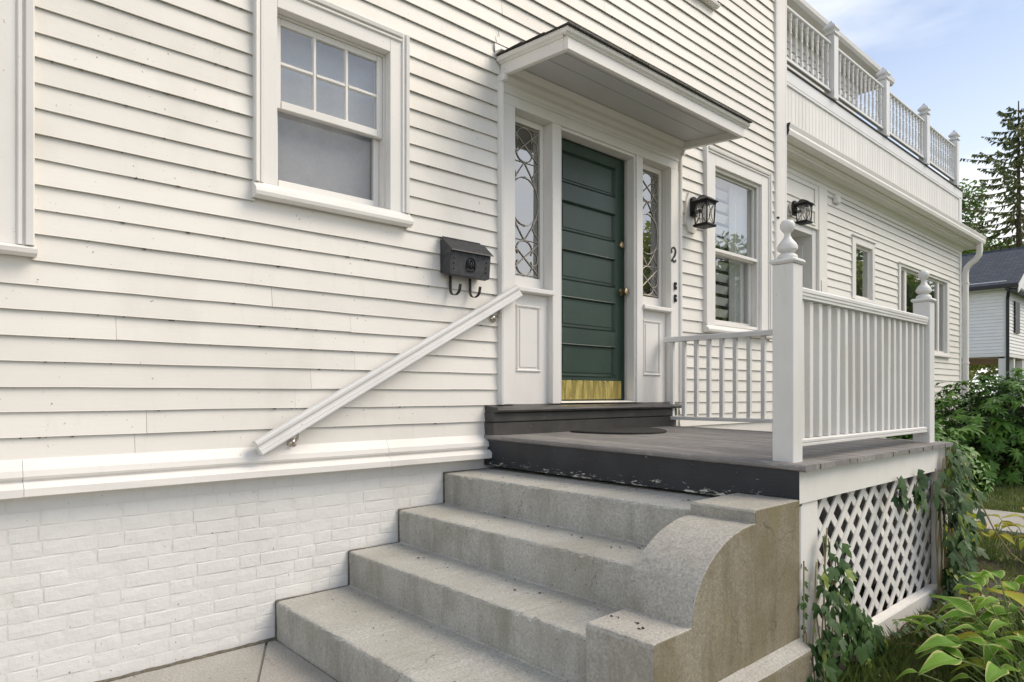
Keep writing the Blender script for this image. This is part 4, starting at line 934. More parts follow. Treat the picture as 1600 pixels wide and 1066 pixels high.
P_('skirt_post', B(4.840, 4.980, -2.160, -2.125, -0.05, 0.8275, 0.004), M_TRIM); P_('skirt_post', B(4.955, 4.98, -2.1245, -1.98, -0.05, 0.8275, 0.003), M_TRIM)
P_('base_board', MB().prism([(-2.172, -0.06), (-2.172, 0.090), (-2.166, 0.100), (-2.130, 0.108), (-2.130, -0.06)], 'x', 3.02, 4.99, 14, 0.0012), M_TRIM)
P_('unseen_end_board', B(4.935, 4.9545, -2.10, -0.02, -0.05, 0.829, 0.002), M_TRIM)  # unseen solid board, added to keep light out from under the porch
# lattice laths, each a lath of its own, two crossing layers
lat = P_('lattice', B(3.1055, 3.125, -2.1245, -2.105, 0.10, 0.8275, 0.002), M_TRIM)
lx0, lx1, lz0, lz1 = 3.09, 4.86, 0.085, 0.84
def lath(c, ang, y):
    d = Vector((math.cos(ang), math.sin(ang))); t0, t1 = -9, 9
    for k, (lo, hi) in enumerate(((lx0, lx1), (lz0, lz1))):
        a, b = (lo - c[k]) / d[k], (hi - c[k]) / d[k]; t0 = max(t0, min(a, b)); t1 = min(t1, max(a, b))
    if t1 - t0 < 0.05: return
    nrm = Vector((-d.y, d.x)) * 0.0195
    p0, p1 = Vector(c) + d * t0, Vector(c) + d * t1; mb = MB()
    for p in (p0, p1):
        for s, yy in ((1, y), (-1, y), (-1, y - 0.0075), (1, y - 0.0075)): mb.v.append((p.x + nrm.x * s, yy, p.y + nrm.y * s))
    mb.f = [(0, 1, 2, 3), (4, 5, 6, 7), (0, 1, 5, 4), (1, 2, 6, 5), (2, 3, 7, 6), (3, 0, 4, 7)]
    obj('lath', mb, M_TRIM, lat)
k = -8
while k < 22:
    lath((3.15 + k * 0.162 + rj(.004), 0.10), R(43) + rj(.012), -2.1165); lath((3.15 + k * 0.162 + rj(.004) + .05, 0.10), R(137) + rj(.012), -2.1085); k += 1

# newel posts with turned finials
fin = [(0.0, .165), (0.010, .163), (0.024, .157), (0.031, .145), (0.031, .131), (0.024, .118), (0.015, .110), (0.013, .098), (0.019, .085), (0.034, .068), (0.043, .053), (0.042, .040), (0.030, .030), (0.024, .026), (0.032, .022), (0.040, .016), (0.043, .008), (0.042, 0.0)]
def newel(x, y, zb, lab):
    h = 0.049; o = P_('newel_post', B(x - h, x + h, y - h, y + h, zb, 1.902, 0.004), M_COOL, lab)
    obj('cap', MB().box(x - h - 0.012, x + h + 0.012, y - h - 0.012, y + h + 0.012, 1.9025, 1.926, 0.009), M_COOL, o)
    mb = MB().lathe([(r * 1.05, 1.9265 + z * 1.12) for r, z in fin][::-1], x, y, 24); obj('finial', mb, M_COOL, o)
newel(2.988, -2.072, 0.996, 'nearer newel post at the top of the steps'); newel(4.872, -2.075, 0.996, 'farther newel post at the porch corner')
# front rail
fr = obj('front_rail', MB().prism([(-2.112, 1.752), (-2.112, 1.764), (-2.116, 1.767), (-2.116, 1.779), (-2.119, 1.782), (-2.119, 1.796), (-2.110, 1.804), (-2.040, 1.804), (-2.031, 1.796), (-2.031, 1.782), (-2.034, 1.779), (-2.038, 1.752)], 'x', 3.0375, 4.8225, 10, 0.0006), M_COOL, porch)
obj('bottom_rail', MB().prism([(-2.106, 1.066), (-2.112, 1.070), (-2.112, 1.080), (-2.107, 1.083), (-2.112, 1.087), (-2.112, 1.097), (-2.104, 1.103), (-2.046, 1.103), (-2.038, 1.097), (-2.038, 1.070), (-2.044, 1.066)], 'x', 3.0375, 4.8225, 10, 0.0006), M_COOL, fr)
nb_ = 18
for i in range(nb_):
    x = 3.09 + (4.80 - 3.09) * i / (nb_ - 1) + rj(.004); l = rj(0.006)
    mb = B(x - 0.0185, x + 0.0185, -2.0955, -2.0545, 1.1035, 1.7515, 0.002); mb.fn(lambda a, b, c: (a + l * (c - 1.4) / .35 + 0.003 * math.sin(c * 9 + i), b, c)); obj('baluster', mb, M_COOL, fr)
# end rail back to the house wall
er = obj('end_rail', MB().prism([(4.913, 1.765), (4.913, 1.800), (4.920, 1.808), (4.990, 1.808), (4.997, 1.800), (4.997, 1.765)], 'y', -0.037, -2.02, 6, 0.0005), M_COOL, porch)
obj('bottom_rail', MB().prism([(4.918, 1.088), (4.918, 1.112), (4.925, 1.118), (4.985, 1.118), (4.992, 1.112), (4.992, 1.088)], 'y', -0.037, -2.02, 6, 0.0005), M_COOL, er)
for i in range(16):
    y = -0.10 - i * 0.12; obj('baluster', B(4.939, 4.971, y - 0.016, y + 0.016, 1.1185, 1.7645, 0.002), M_COOL, er)

# ================================================================== THINGS ON THE HOUSE
# --- door mat
mm = MB(); mc = (3.99, -0.17); pts = [(mc[0] + 0.42 * math.cos(a), mc[1] - 0.46 * math.sin(a)) for a in [math.pi * i / 28 for i in range(29)]]
k = len(pts); zt = lambda y: 1.0335 + PS * y
mm.v = [(x, y, zt(y) + 0.0035) for x, y in pts] + [(x, y, zt(y) + 0.012) for x, y in pts] + [(mc[0] + (x - mc[0]) * .96, mc[1] - .008 + (y - mc[1]) * .96, zt(y) + 0.016) for x, y in pts]
mm.f = [tuple(range(k))] + [tuple(range(2 * k, 3 * k))] + [(r * k + i, r * k + (i + 1) % k, (r + 1) * k + (i + 1) % k, (r + 1) * k + i) for r in (0, 1) for i in range(k)]
tag(obj('door_mat', mm, M_RUBBER), 'half-round black rubber mat on the porch floor before the door', 'door mat')

# --- mailbox
mbx = thing('mailbox', 'black metal wall mailbox with two curled newspaper hooks on the clapboards', 'mailbox', (2.70, -0.02, 2.06))
X0, X1 = 2.520, 2.846; yb_ = -0.019
body = MB().prism([(yb_, 2.092), (yb_, 2.302), (yb_ - 0.035, 2.290), (yb_ - 0.115, 2.226), (yb_ - 0.100, 2.070), (yb_ - 0.055, 2.064)], 'x', X0, X1)
obj('body', body, M_MAILBOX, mbx)
lid = MB().prism([(yb_ - 0.003, 2.318), (yb_ - 0.003, 2.308), (yb_ - 0.034, 2.2955), (yb_ - 0.126, 2.216), (yb_ - 0.136, 2.213), (yb_ - 0.132, 2.222), (yb_ - 0.036, 2.304)], 'x', X0 - 0.008, X1 + 0.008)
obj('lid', lid, M_MAILBOX, mbx)
obj('hinge', MB().tube([(X0 + 0.01, yb_ - 0.012, 2.316), (X1 - 0.01, yb_ - 0.012, 2.316)], 0.006, 8), M_MAILBOX, mbx)
fy = lambda z: yb_ - 0.100 - 0.015 * (z - 2.070) / 0.156
for x in (X0 + 0.032, X1 - 0.032):
    for z in (2.108, 2.140, 2.172): obj('rivet', MB().ball((x, fy(z) - 0.002, z), 0.006, 8, 5), M_MAILBOX, mbx)
em = MB(); ec, ez = 2.683, 2.143   # arched relief with an upright winged bird
def ring(pts, r): em.tube(pts, r, 6)
ring([(ec + 0.034 * math.cos(a), fy(ez + .02) - 0.003, ez + 0.006 + 0.036 * math.sin(a)) for a in [math.pi * i / 14 for i in range(15)]], 0.0042)
ring([(ec - 0.034, fy(ez) - 0.003, ez + 0.006), (ec - 0.034, fy(ez) - 0.003, ez - 0.032)], 0.0042); ring([(ec + 0.034, fy(ez) - 0.003, ez + 0.006), (ec + 0.034, fy(ez) - 0.003, ez - 0.032)], 0.0042)
em.box(ec - 0.030, ec + 0.030, fy(ez) - 0.006, fy(ez), ez - 0.044, ez - 0.034, 0.002)
em.ball((ec, fy(ez) - 0.004, ez - 0.004), 0.011, 8, 6, (1, .6, 2.3)); em.ball((ec + 0.003, fy(ez) - 0.006, ez + 0.024), 0.008, 8, 6)
for s in (-1, 1): em.ball((ec + s * 0.018, fy(ez) - 0.003, ez + 0.002), 0.010, 8, 6, (.8, .5, 2.6))
obj('emblem', em, M_BLACKMETAL, mbx)
for x in (2.590, 2.752):
    hk = MB(); path_ = [(yb_ - 0.010, 2.078), (yb_ - 0.012, 2.02)] + [(yb_ - 0.012 - 0.052 + 0.052 * math.cos(a), 1.985 - 0.042 * math.sin(a) + (0.0)) for a in [math.pi * i / 10 for i in range(11)]] + [(yb_ - 0.122, 2.008)]
    for yy, zz in path_: hk.v += [(x - 0.010, yy, zz), (x + 0.010, yy, zz)]
    m = len(path_); hk.f = [(2 * i, 2 * i + 1, 2 * i + 3, 2 * i + 2) for i in range(m - 1)]
    o = obj('hook', hk, M_IRON, mbx); md = o.modifiers.new('thick', 'SOLIDIFY'); md.thickness = 0.004

# --- sloping hand rail on the clapboards
hr = thing('handrail', 'sloping white wooden handrail fixed to the clapboards above the steps', 'handrail', (2.2, -0.08, 1.0))
prof = [(-0.020, -0.040), (0.020, -0.040), (0.030, -0.036), (0.030, -0.026), (0.027, -0.022), (0.027, -0.012), (0.018, -0.004), (0.017, 0.006), (0.022, 0.013), (0.029, 0.018), (0.030, 0.030), (0.022, 0.040), (0.0, 0.044), (-0.022, 0.040), (-0.030, 0.030), (-0.029, 0.018), (-0.022, 0.013), (-0.017, 0.006), (-0.018, -0.004), (-0.027, -0.012), (-0.027, -0.022), (-0.030, -0.026), (-0.030, -0.036)]
r0, r1 = Vector((1.322, -0.085, 1.032)), Vector((3.135, -0.085, 2.026))
rail_o = obj('rail', MB().sweep(prof, r0, r1, (0, 1, 0), 10), M_COOL, hr)
for t, nm in ((0.118, 'a'), (0.905, 'b')):
    c = r0.lerp(r1, t); br = MB()
    br.lathe([(0.0, 0.0), (0.026, 0.0), (0.026, 0.006), (0.016, 0.014), (0.0, 0.016)], 0, 0, 14)
    br.v = [(c.x + 0.0 + px, -0.018 - pz_, c.z - 0.105 + py) for px, py, pz_ in br.v]
    br.tube([(c.x, -0.030, c.z - 0.105), (c.x, -0.062, c.z - 0.10), (c.x, -0.080, c.z - 0.078), (c.x, -0.085, c.z - 0.038)], 0.008, 8)
    obj('bracket', br, M_CHROME, hr)

# --- wall lanterns
def lantern(x, yw, z, lab, s=1.0, block=True):
    """x: lantern axis, yw: wall face, z: mid height of the glass"""
    t = thing('wall_lantern', lab, 'lantern', (x, yw, z - 0.2), 'black wall lanterns')
    A = lambda n, mb, m=M_BLACKMETAL, sm=None: obj(n, mb.fn(lambda a, b, c: (x + a * s, yw + b * s, z + c * s)), m, t, smooth=sm)
    if block:
        A('mounting_block', MB().prism([(-.075, .02), (-.105, -.05 + .10), (-.105, .10)][:0] + [(-0.105, -0.10), (-0.055, -0.19), (0.055, -0.19), (0.105, -0.10), (0.105, 0.12), (0.055, 0.21), (-0.055, 0.21), (-0.105, 0.12)], 'y', 0.004, -0.022), M_TRIM)
    else:
        A('mounting_block', MB().prism([(0.07 * math.cos(a), 0.085 + 0.07 * math.sin(a)) for a in [2 * math.pi * i / 16 for i in range(16)]], 'y', 0.004, -0.015), M_TRIM)
    A('back_plate', MB().prism([(-0.045, -0.03), (0.045, -0.03), (0.045, 0.15), (0.025, 0.168), (-0.025, 0.168), (-0.045, 0.15)], 'y', -0.0225, -0.052))
    A('arm', MB().tube([(0, -0.05, 0.09), (0, -0.075, 0.135), (0, -0.11, 0.158), (0, -0.15, 0.160), (0, -0.165, 0.150)], 0.011, 8))
    A('arm', MB().box(-0.018, 0.018, -0.13, -0.05, -0.005, 0.03, 0.004))
    rf_ = sq_lathe([(0.098, 0.088), (0.100, 0.098), (0.094, 0.106), (0.070, 0.120), (0.045, 0.140), (0.028, 0.150), (0.012, 0.153)], 0, -0.165); A('roof', rf_)
    A('top_rim', sq_lathe([(0.076, 0.070), (0.082, 0.072), (0.082, 0.0875), (0.076, 0.0875)], 0, -0.165))
    A('base', sq_lathe([(0.050, -0.165), (0.078, -0.160), (0.084, -0.150), (0.084, -0.138), (0.072, -0.132), (0.070, -0.128)], 0, -0.165))
    hw0, hw1, zb, zt_ = 0.066, 0.074, -0.130, 0.072
    for i in (-1, 1):
        for j in (-1, 1): A('corner_bar', MB().tube([(i * hw0, -0.165 + j * hw0, zb), (i * hw1, -0.165 + j * hw1, zt_)], 0.0075, 4))
    for fx, fyv in ((1, 0), (-1, 0), (0, 1), (0, -1)):
        for sg in (-1, 1):
            pts = []
            for i in range(11):
                u = i / 10; hw = hw0 + (hw1 - hw0) * u; off = sg * (0.010 + 0.052 * (2 * u - 1) ** 2); zz = zb + (zt_ - zb) * u
                pts.append((fx * hw + fyv * off * (1 if fx == 0 else 0) if fx else off, -0.165 + (fyv * hw if fyv else off), zz))
            A('curved_bar', MB().tube(pts, 0.0036, 5))
        p = MB(); a0, a1 = hw0 - .006, hw1 - .006
        if fx: p.add([(fx * a0, -0.165 - a0, zb), (fx * a0, -0.165 + a0, zb), (fx * a1, -0.165 + a1, zt_), (fx * a1, -0.165 - a1, zt_)], [(0, 1, 2, 3)])
        else: p.add([(-a0, -0.165 + fyv * a0, zb), (a0, -0.165 + fyv * a0, zb), (a1, -0.165 + fyv * a1, zt_), (-a1, -0.165 + fyv * a1, zt_)], [(0, 1, 2, 3)])
        A('pane', p, M_LAMPGLASS)
    A('bulb', MB().lathe([(0.0, -0.03), (0.012, -0.028), (0.024, -0.005), (0.022, 0.02), (0.012, 0.04), (0.012, 0.07), (0.0, 0.07)], 0, -0.165, 10), M_CURTAIN)
lantern(5.372, -0.012, 2.975, 'black lantern on white octagonal block between front door and storm window', 0.9)
lantern(7.98, 0.258, 3.505, 'black lantern over the recessed side entrance of the wing', 0.9, False)

# --- house number 2 and the two bell buttons
def ribbon(pts, name):
    mb = MB(); m = len(pts)
    for i, (x, z, wd_) in enumerate(pts):
        a = Vector(pts[max(0, i - 1)][:2]); b = Vector(pts[min(m - 1, i + 1)][:2]); d = (b - a).normalized(); nn = Vector((-d.y, d.x)) * wd_ / 2
        for y in (0.0, -0.006): mb.v += [(x + nn.x, y, z + nn.y), (x - nn.x, y, z - nn.y)]
    for i in range(m - 1):
        o = i * 4; mb.f += [(o, o + 1, o + 5, o + 4), (o + 2, o + 3, o + 7, o + 6), (o, o + 2, o + 6, o + 4), (o + 1, o + 3, o + 7, o + 5)]
    mb.f += [(0, 1, 3, 2), (m * 4 - 4, m * 4 - 3, m * 4 - 1, m * 4 - 2)]; return mb
two = []
for i in range(15):
    a = R(195) - R(235) * i / 14; two.append((0.030 * math.cos(a), 0.095 + 0.031 * math.sin(a), 0.008 + 0.014 * (i / 14)))
two += [(0.018, 0.060, 0.020), (-0.006, 0.036, 0.014), (-0.028, 0.014, 0.009)]
num = ribbon(two, 'two'); num.ball((-0.026, -0.003, 0.086), 0.012, 8, 6, (1, .35, 1))
foot = ribbon([(-0.034, 0.010, 0.010), (-0.015, 0.014, 0.018), (0.010, 0.008, 0.020), (0.028, 0.010, 0.014), (0.036, 0.028, 0.006)], 'foot')
num.add(foot.v, foot.f); num.smooth = False
num.fn(lambda a, b, c: (5.062 + a * 1.05, -0.0365 + b, 2.487 + c * 1.05))
tag(obj('house_number', num, M_NUMBER), 'black numeral 2 on the white casing right of the door', 'house number')
for z, l in ((2.245, 'upper black bell button below the numeral'), (2.135, 'lower black bell button below the numeral')):
    t = thing('bell_button', l, 'doorbell', (5.085, -0.036, z))
    obj('housing', B(5.070, 5.100, -0.052, -0.0362, z, z + 0.065, 0.003), M_BLACKMETAL, t); obj('push_button', MB().ball((5.085, -0.052, z + 0.033), 0.008, 8, 6), M_CURTAIN, t)
# --- white junction box on the wing
t = thing('junction_box', 'small white box on the wing clapboards right of the side entrance', 'box', (9.30, WY - 0.05, 3.90))
obj('cover', B(9.235, 9.375, WY - 0.060, WY - 0.012, 3.885, 4.045 - .05, 0.006), M_TRIM, t); obj('flap', B(9.255, 9.355, WY - 0.068, WY - 0.0605, 3.90, 3.975, 0.004), M_TRIM, t)

# ================================================================== PLANTS
rng = random.Random(11)
def leaf_grid(L_, W_, nu, nv, droop, fold, tip=1.6, wave=0.0, base=0.25):
    """ovate leaf along +x from origin, z up; returns MB with uv (u across, v along)"""
    mb = MB(); mb.uv = []
    for i in range(nu + 1):
        t = i / nu
        wd_ = W_ * (math.sin(math.pi * min(1, t ** 0.75)) ** 0.9) * (1 - 0.15 * t) if tip > 1 else W_ * math.sin(math.pi * t)
        if i == nu: wd_ = 0.0008
        if i == 0: wd_ = W_ * base * 0.4
        for j in range(nv + 1):
            s = 2 * j / nv - 1
            z = -droop * t * t * L_ + abs(s) * fold * wd_ + wave * math.sin(t * 9 + s * 2) * abs(s)
            mb.v.append((L_ * (math.sin(droop * t) / droop if droop > .05 else t), s * wd_, z)); mb.uv.append((j / nv, t))
    for i in range(nu):
        for j in range(nv): a = i * (nv + 1) + j; mb.f.append((a, a + 1, a + nv + 2, a + nv + 1))
    mb.smooth = True; return mb
HM = [mesh_of(leaf_grid(0.165 * k, 0.043 * k * a, 8, 6, d, 0.34, wave=w_), 'leaf', M_HOSTA) for k, a, d, w_ in ((1, 1, .55, .006), (.9, 1.1, .85, .004), (1.1, .95, .35, .008), (.8, 1.05, 1.1, .003))]
HY = [mesh_of(leaf_grid(0.20 * k, 0.058 * k, 8, 6, d, 0.35, wave=.006), 'leaf', M_HOSTAY) for k, d in ((1, .4), (.9, .9))]
def hosta(x, y, z, n, sc, lab, meshes, group=None, spread=1.0, upright=0.0):
    t = thing('hosta_plant', lab, 'plant', (x, y, z), group)
    for i in range(n):
        a = i * 2.39996 + rng.uniform(-.3, .3); f = (i + 0.5) / n; el = R(78 - 62 * f * spread) + R(upright) * (1 - f) + rng.uniform(-.1, .1)
        pl = sc * rng.uniform(0.18, 0.40) * (0.85 + 0.35 * f)
        d = Vector((math.cos(a) * math.cos(el), math.sin(a) * math.cos(el), math.sin(el)))
        p0 = Vector((x + rng.uniform(-.02, .02), y + rng.uniform(-.02, .02), z)); p1 = p0 + d * pl; mid = p0.lerp(p1, .5) + Vector((0, 0, .015))
        obj('stalk', MB().tube([p0, mid, p1], 0.0042 * sc + .001, 5, 0.003), M_STALK, t)
        pit = -(el * 0.55) + rng.uniform(-.2, .25)
        inst('leaf', rng.choice(HY) if rng.random() < .10 else rng.choice(meshes), t, p1 - d * 0.004, (rng.uniform(-.35, .35), pit, a + rng.uniform(-.25, .25)), (0.35 + 0.5 * sc) * rng.uniform(.7, 1.12))
    return t
hosta(3.70, -2.84, -0.02, 46, 1.4, 'large variegated hosta, tallest clump in the bed by the lattice', HM)
hosta(3.38, -2.88, -0.02, 28, 0.85, 'low variegated hosta nearest the bottom edge of the bed', HM)
hosta(3.95, -2.92, -0.02, 36, 1.35, 'variegated hosta at the right edge behind the nearest clump', HM)
hosta(3.50, -2.98, -0.02, 20, 0.9, 'variegated hosta cut by the lower right corner', HM)
hosta(4.12, -2.76, -0.02, 28, 1.2, 'variegated hosta farthest back, close to the lattice', HM)
hosta(6.35, -2.10, -0.02, 20, 1.0, 'yellowing hosta in front of the concrete path', HY, 'yellowing hostas by the path', 0.7, 8)
hosta(6.55, -2.36, -0.02, 16, 1.0, 'yellowing upright hosta at the right edge by the path', HY, 'yellowing hostas by the path', 0.6, 10)
hosta(6.0, -1.92, -0.02, 12, 0.8, 'small yellowing hosta beside the ivied porch corner', HY, 'yellowing hostas by the path', 0.7, 8)

# --- ivy
def ivy_leaf(mat):
    out = [(0, 0), (.30, -.34), (.62, -.50), (.58, -.22), (.92, -.20), (1.25, 0), (.92, .20), (.58, .22), (.62, .50), (.30, .34)]
    mb = MB(); mb.v = [(0.42, 0, 0.05)] + [(x, y, 0.05 * (1 - abs(y)) - 0.10 * x * x * .5) for x, y in out]; k = len(out)
    mb.f = [(0, 1 + i, 1 + (i + 1) % k) for i in range(k)]; return mesh_of(mb, 'leaf', mat, smooth=False)
IV, IVN = ivy_leaf(M_IVY), ivy_leaf(M_IVYNEW)
def ivy(label, origin, pts_fn, n, nstems, young=0.06, size=(0.032, 0.06)):
    t = thing('ivy', label, 'ivy', origin)
    for s in range(nstems):
        obj('stem', MB().tube([pts_fn(s, nstems, u / 7)[0] for u in range(8)], 0.0035, 5), M_DRYSTALK, t)
    for i in range(n):
        p, nrm = pts_fn(rng.randrange(nstems), nstems, rng.random() ** 0.9, True)
        q = Vector(nrm).normalized().to_track_quat('Z', 'X'); e = (q @ Euler((rng.uniform(-.6, .6), rng.uniform(-.6, .6), rng.uniform(0, 6.28))).to_quaternion())
        # leaf tips hang downwards
        o = inst('leaf', IVN if rng.random() < young else IV, t, p, (0, 0, 0), rng.uniform(*size))
        z = (Vector(nrm).normalized() + Vector((rng.uniform(-.5, .5), rng.uniform(-.3, .3), rng.uniform(-.25, .5)))).normalized()
        x = Vector((rng.uniform(-.8, .8), rng.uniform(-.3, .1), -1)); x = (x - z * x.dot(z)).normalized(); y = z.cross(x)
        o.rotation_euler = Matrix((x, y, z)).transposed().to_euler()
    return t
def ivy_near(s, n, u, j=False):
    x = 2.93 + 0.70 * ((s * 53 % 17) / 17.0) + (rng.uniform(-.06, .06) if j else 0)
    h = 0.62 * math.exp(-((x - 3.08) / 0.15) ** 2) + 0.24 * math.exp(-((x - 3.38) / 0.22) ** 2) + 0.07
    d = rng.uniform(0.02, .14) if j else 0.03
    return (Vector((x + 0.03 * math.sin(u * 5 + s), -2.18 - d * (1.15 - .6 * u), -0.03 + h * u)), (-0.15, -1, 0.3))
ivy('dark ivy climbing the white skirt post beside the cheek wall', (3.1, -2.2, 0), ivy_near, 298, 17, 0.06, (0.044, 0.072))
def ivy_far(s, n, u, j=False):
    r = 0.05 if j else 0.0
    if s % 7 == 0:                          # runners trailing down over the lattice from under the fascia
        x = 4.05 + 0.16 * (s % 5) + rng.uniform(-r, r); z = 0.85 - (0.10 + 0.07 * (s % 3)) * u; y = -2.175
    else:
        x = 4.70 + 0.36 * ((s * 29 % 13) / 13.0) + rng.uniform(-r, r); z = (0.62 + .36 * min(1, (x - 4.68) / .2)) * u; y = -2.19
    bulge = 0.15 * math.exp(-((z - 0.5) / 0.4) ** 2) if x > 4.6 else .03
    return (Vector((x + 0.03 * math.sin(u * 6 + s), y - (bulge * rng.random() + .015 if j else .01), z + rng.uniform(-r, r))), (-0.25, -1, 0.3))
ivy('dark ivy hanging over the far end of the lattice and porch corner', (4.85, -2.2, 0), ivy_far, 298, 20, 0.04, (0.050, 0.088))
def ivy_strand(s, n, u, j=False):
    r = 0.012 if j else 0
    return (Vector((2.905 + rng.uniform(-r, r) * 1.5, -2.185 + rng.uniform(-r, r), 0.10 + 0.48 * u)), (-0.3, -1, 0.2))
ivy('thin ivy strand in the gap between cheek wall and skirt post', (2.9, -2.18, 0.1), ivy_strand, 12, 1, 0.2, (0.022, 0.036))
def ivy_ground(s, n, u, j=False):
    r = 0.07 if j else 0
    return (Vector((3.75 + 0.75 * ((s * 17 % 7) / 7) + rng.uniform(-r, r), -2.25 - 0.22 * u + rng.uniform(-r, r), 0.02 + 0.16 * math.sin(u * 3.0) * ((s * 5 % 4) / 4 + .2))), (0, -0.6, 1))
ivy('low ivy creeping along the foot of the white base board', (4.1, -2.35, 0), ivy_ground, 80, 8, 0.04, (0.030, 0.055))
# dry runner hanging from the porch corner to the path
tag(obj('dry_vine', MB().tube([(5.02, -2.16, 0.90), (5.10, -2.24, 0.80), (5.20, -2.30, 0.62), (5.30, -2.36, 0.42), (5.45, -2.42, 0.25), (5.7, -2.5, 0.10), (5.9, -2.6, 0.0)], 0.006, 6, 0.003), M_DRYSTALK), 'bare dry vine runner trailing from the porch corner to the ground', 'vine')
lf = obj('autumn_leaf', MB().add([(5.02, -2.22, 0.88), (5.08, -2.24, 0.90), (5.12, -2.25, 0.865), (5.07, -2.25, 0.83), (5.03, -2.24, 0.845)], [(0, 1, 2, 3, 4)]), simple('autumn_yellow', (0.62, 0.42, 0.06), 0.6, 0, 0.1, 20, 0)); tag(lf, 'single yellow leaf caught on the ivy at the porch corner', 'leaf')

# --- rhododendron
def whorl(nl, k, dr):
    mb = MB(); mb.uv = []
    for i in range(nl):
        g_ = leaf_grid(0.15 * k * rng.uniform(.85, 1.1), 0.033 * k, 4, 2, dr * rng.uniform(.7, 1.3), 0.25); a = 2 * math.pi * i / nl + rng.uniform(-.2, .2); lift = rng.uniform(.05, .5)
        rot = Matrix.Rotation(a, 3, 'Z') @ Matrix.Rotation(-lift, 3, 'Y')
        mb.add([rot @ Vector(p) for p in g_.v], g_.f); mb.uv += g_.uv
    mb.smooth = True; return mb
WM = [mesh_of(whorl(n_, k_, d_), 'leaf_whorl', M_RHODO) for n_, k_, d_ in ((8, 1, .5), (9, 1.1, .8), (7, .9, .35), (10, 1.0, .6))]
def bush(label, c, rx, ry, rz, n, zbase):
    t = thing('rhododendron_bush', label, 'bush', (c[0], c[1], zbase))
    for i in range(9):
        a = rng.uniform(0, 6.28); rr = rng.uniform(.2, .7)
        obj('stem', MB().tube([(c[0] + .1 * math.cos(a), c[1] + .1 * math.sin(a), zbase), (c[0] + rx * rr * .6 * math.cos(a), c[1] + ry * rr * .6 * math.sin(a), zbase + .5), (c[0] + rx * rr * math.cos(a), c[1] + ry * rr * math.sin(a), c[2] + .3)], 0.022, 6, 0.008), M_BARK, t)
    inner = MB()
    def surf(k):
        u = rng.uniform(-0.75, 1); a = rng.uniform(0, 6.28); s = math.sqrt(1 - u * u)
        lump = 1 + 0.13 * math.sin(a * 3 + u * 4) + 0.09 * math.sin(a * 7 - u * 6)
        return Vector((s * math.cos(a) * rx, s * math.sin(a) * ry, u * rz)) * lump * k, Vector((s * math.cos(a) / rx, s * math.sin(a) / ry, u / rz)).normalized()
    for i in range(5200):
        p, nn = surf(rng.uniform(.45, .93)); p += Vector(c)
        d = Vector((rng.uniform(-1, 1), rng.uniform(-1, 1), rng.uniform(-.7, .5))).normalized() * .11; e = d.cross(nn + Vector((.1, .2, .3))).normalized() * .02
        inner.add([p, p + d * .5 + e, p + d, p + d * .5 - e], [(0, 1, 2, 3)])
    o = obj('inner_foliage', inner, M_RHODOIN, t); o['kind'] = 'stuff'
    outer = MB(); outer.uv = []
    for i in range(n * 2):
        p, nn = surf(rng.uniform(.80, 1.0)); p += Vector(c)
        if p.z < zbase + .05: continue
        z = (nn * .7 + Vector((0, 0, .75)) + Vector((rng.uniform(-.4, .4), rng.uniform(-.4, .4), 0))).normalized(); q = z.to_track_quat('Z', 'Y') @ Euler((0, 0, rng.uniform(0, 6.28))).to_quaternion(); k_ = rng.uniform(.6, .9); w_ = whorl(8, 1, .55)
        outer.add([q @ (Vector(v) * k_) + p for v in w_.v], w_.f); outer.uv += w_.uv
    outer.smooth = True; o = obj('outer_foliage', outer, M_RHODO, t); o['kind'] = 'stuff'
    for i in range(n):
        p, nn = surf(rng.uniform(.88, 1.04)); p += Vector(c)
        if p.z < zbase + .05: continue
        z = (nn * .7 + Vector((0, 0, .75)) + Vector((rng.uniform(-.3, .3), rng.uniform(-.3, .3), 0))).normalized()
        q = z.to_track_quat('Z', 'Y') @ Euler((0, 0, rng.uniform(0, 6.28))).to_quaternion()
        inst('leaf_whorl', rng.choice(WM), t, p, q.to_euler(), rng.uniform(.65, .95))
    return t
bush('large glossy rhododendron bush beyond the porch, below the wing window', (12.7, -0.95, 0.74), 1.45, 1.0, 0.86, 290, -0.03)
bush('low leafy shrub between the porch corner and the rhododendron', (9.75, -0.72, 0.28), 0.62, 0.55, 0.62, 150, -0.03)

# --- grass and litter
def blades(name, n, area, hmin, hmax, lab, cat, avoid=None, w_=0.004):
    mb = MB()
    for i in range(n):
        x, y = area(); h = rng.uniform(hmin, hmax); a = rng.uniform(0, 6.28); b = rng.uniform(.1, .7) * h; c = math.cos(a), math.sin(a)
        z = -0.03
        mb.v += [(x - c[1] * w_, y + c[0] * w_, z), (x + c[1] * w_, y - c[0] * w_, z), (x + c[0] * b * .4 + c[1] * w_ * .7, y + c[1] * b * .4 - c[0] * w_ * .7, z + h * .6), (x + c[0] * b, y + c[1] * b, z + h), (x + c[0] * b * .4 - c[1] * w_ * .7, y + c[1] * b * .4 + c[0] * w_ * .7, z + h * .6)]
        o = len(mb.v) - 5; mb.f.append((o, o + 1, o + 2, o + 3, o + 4))
    o = obj(name, mb, M_GRASS); o['kind'] = 'stuff'; o['label'] = lab; o['category'] = cat
blades('grass', 2600, lambda: (3.0 + rng.random() * 1.6, -2.24 - rng.random() ** 1.5 * 0.55), 0.04, 0.13, 'tufts of grass along the lattice base board', 'grass')
blades('lawn_grass', 26000, lambda: (9.1 + rng.random() ** 1.3 * 9, -4.5 + rng.random() * 5), 0.03, 0.07, 'short lawn grass beyond the concrete path', 'grass', w_=0.006)
blades('bed_grass', 9000, lambda: (4.6 + rng.random() * 3.1, -3.4 + rng.random() * 3.3), 0.03, 0.09, 'weedy grass around the yellowing hostas', 'grass', w_=0.005)
lt = MB()
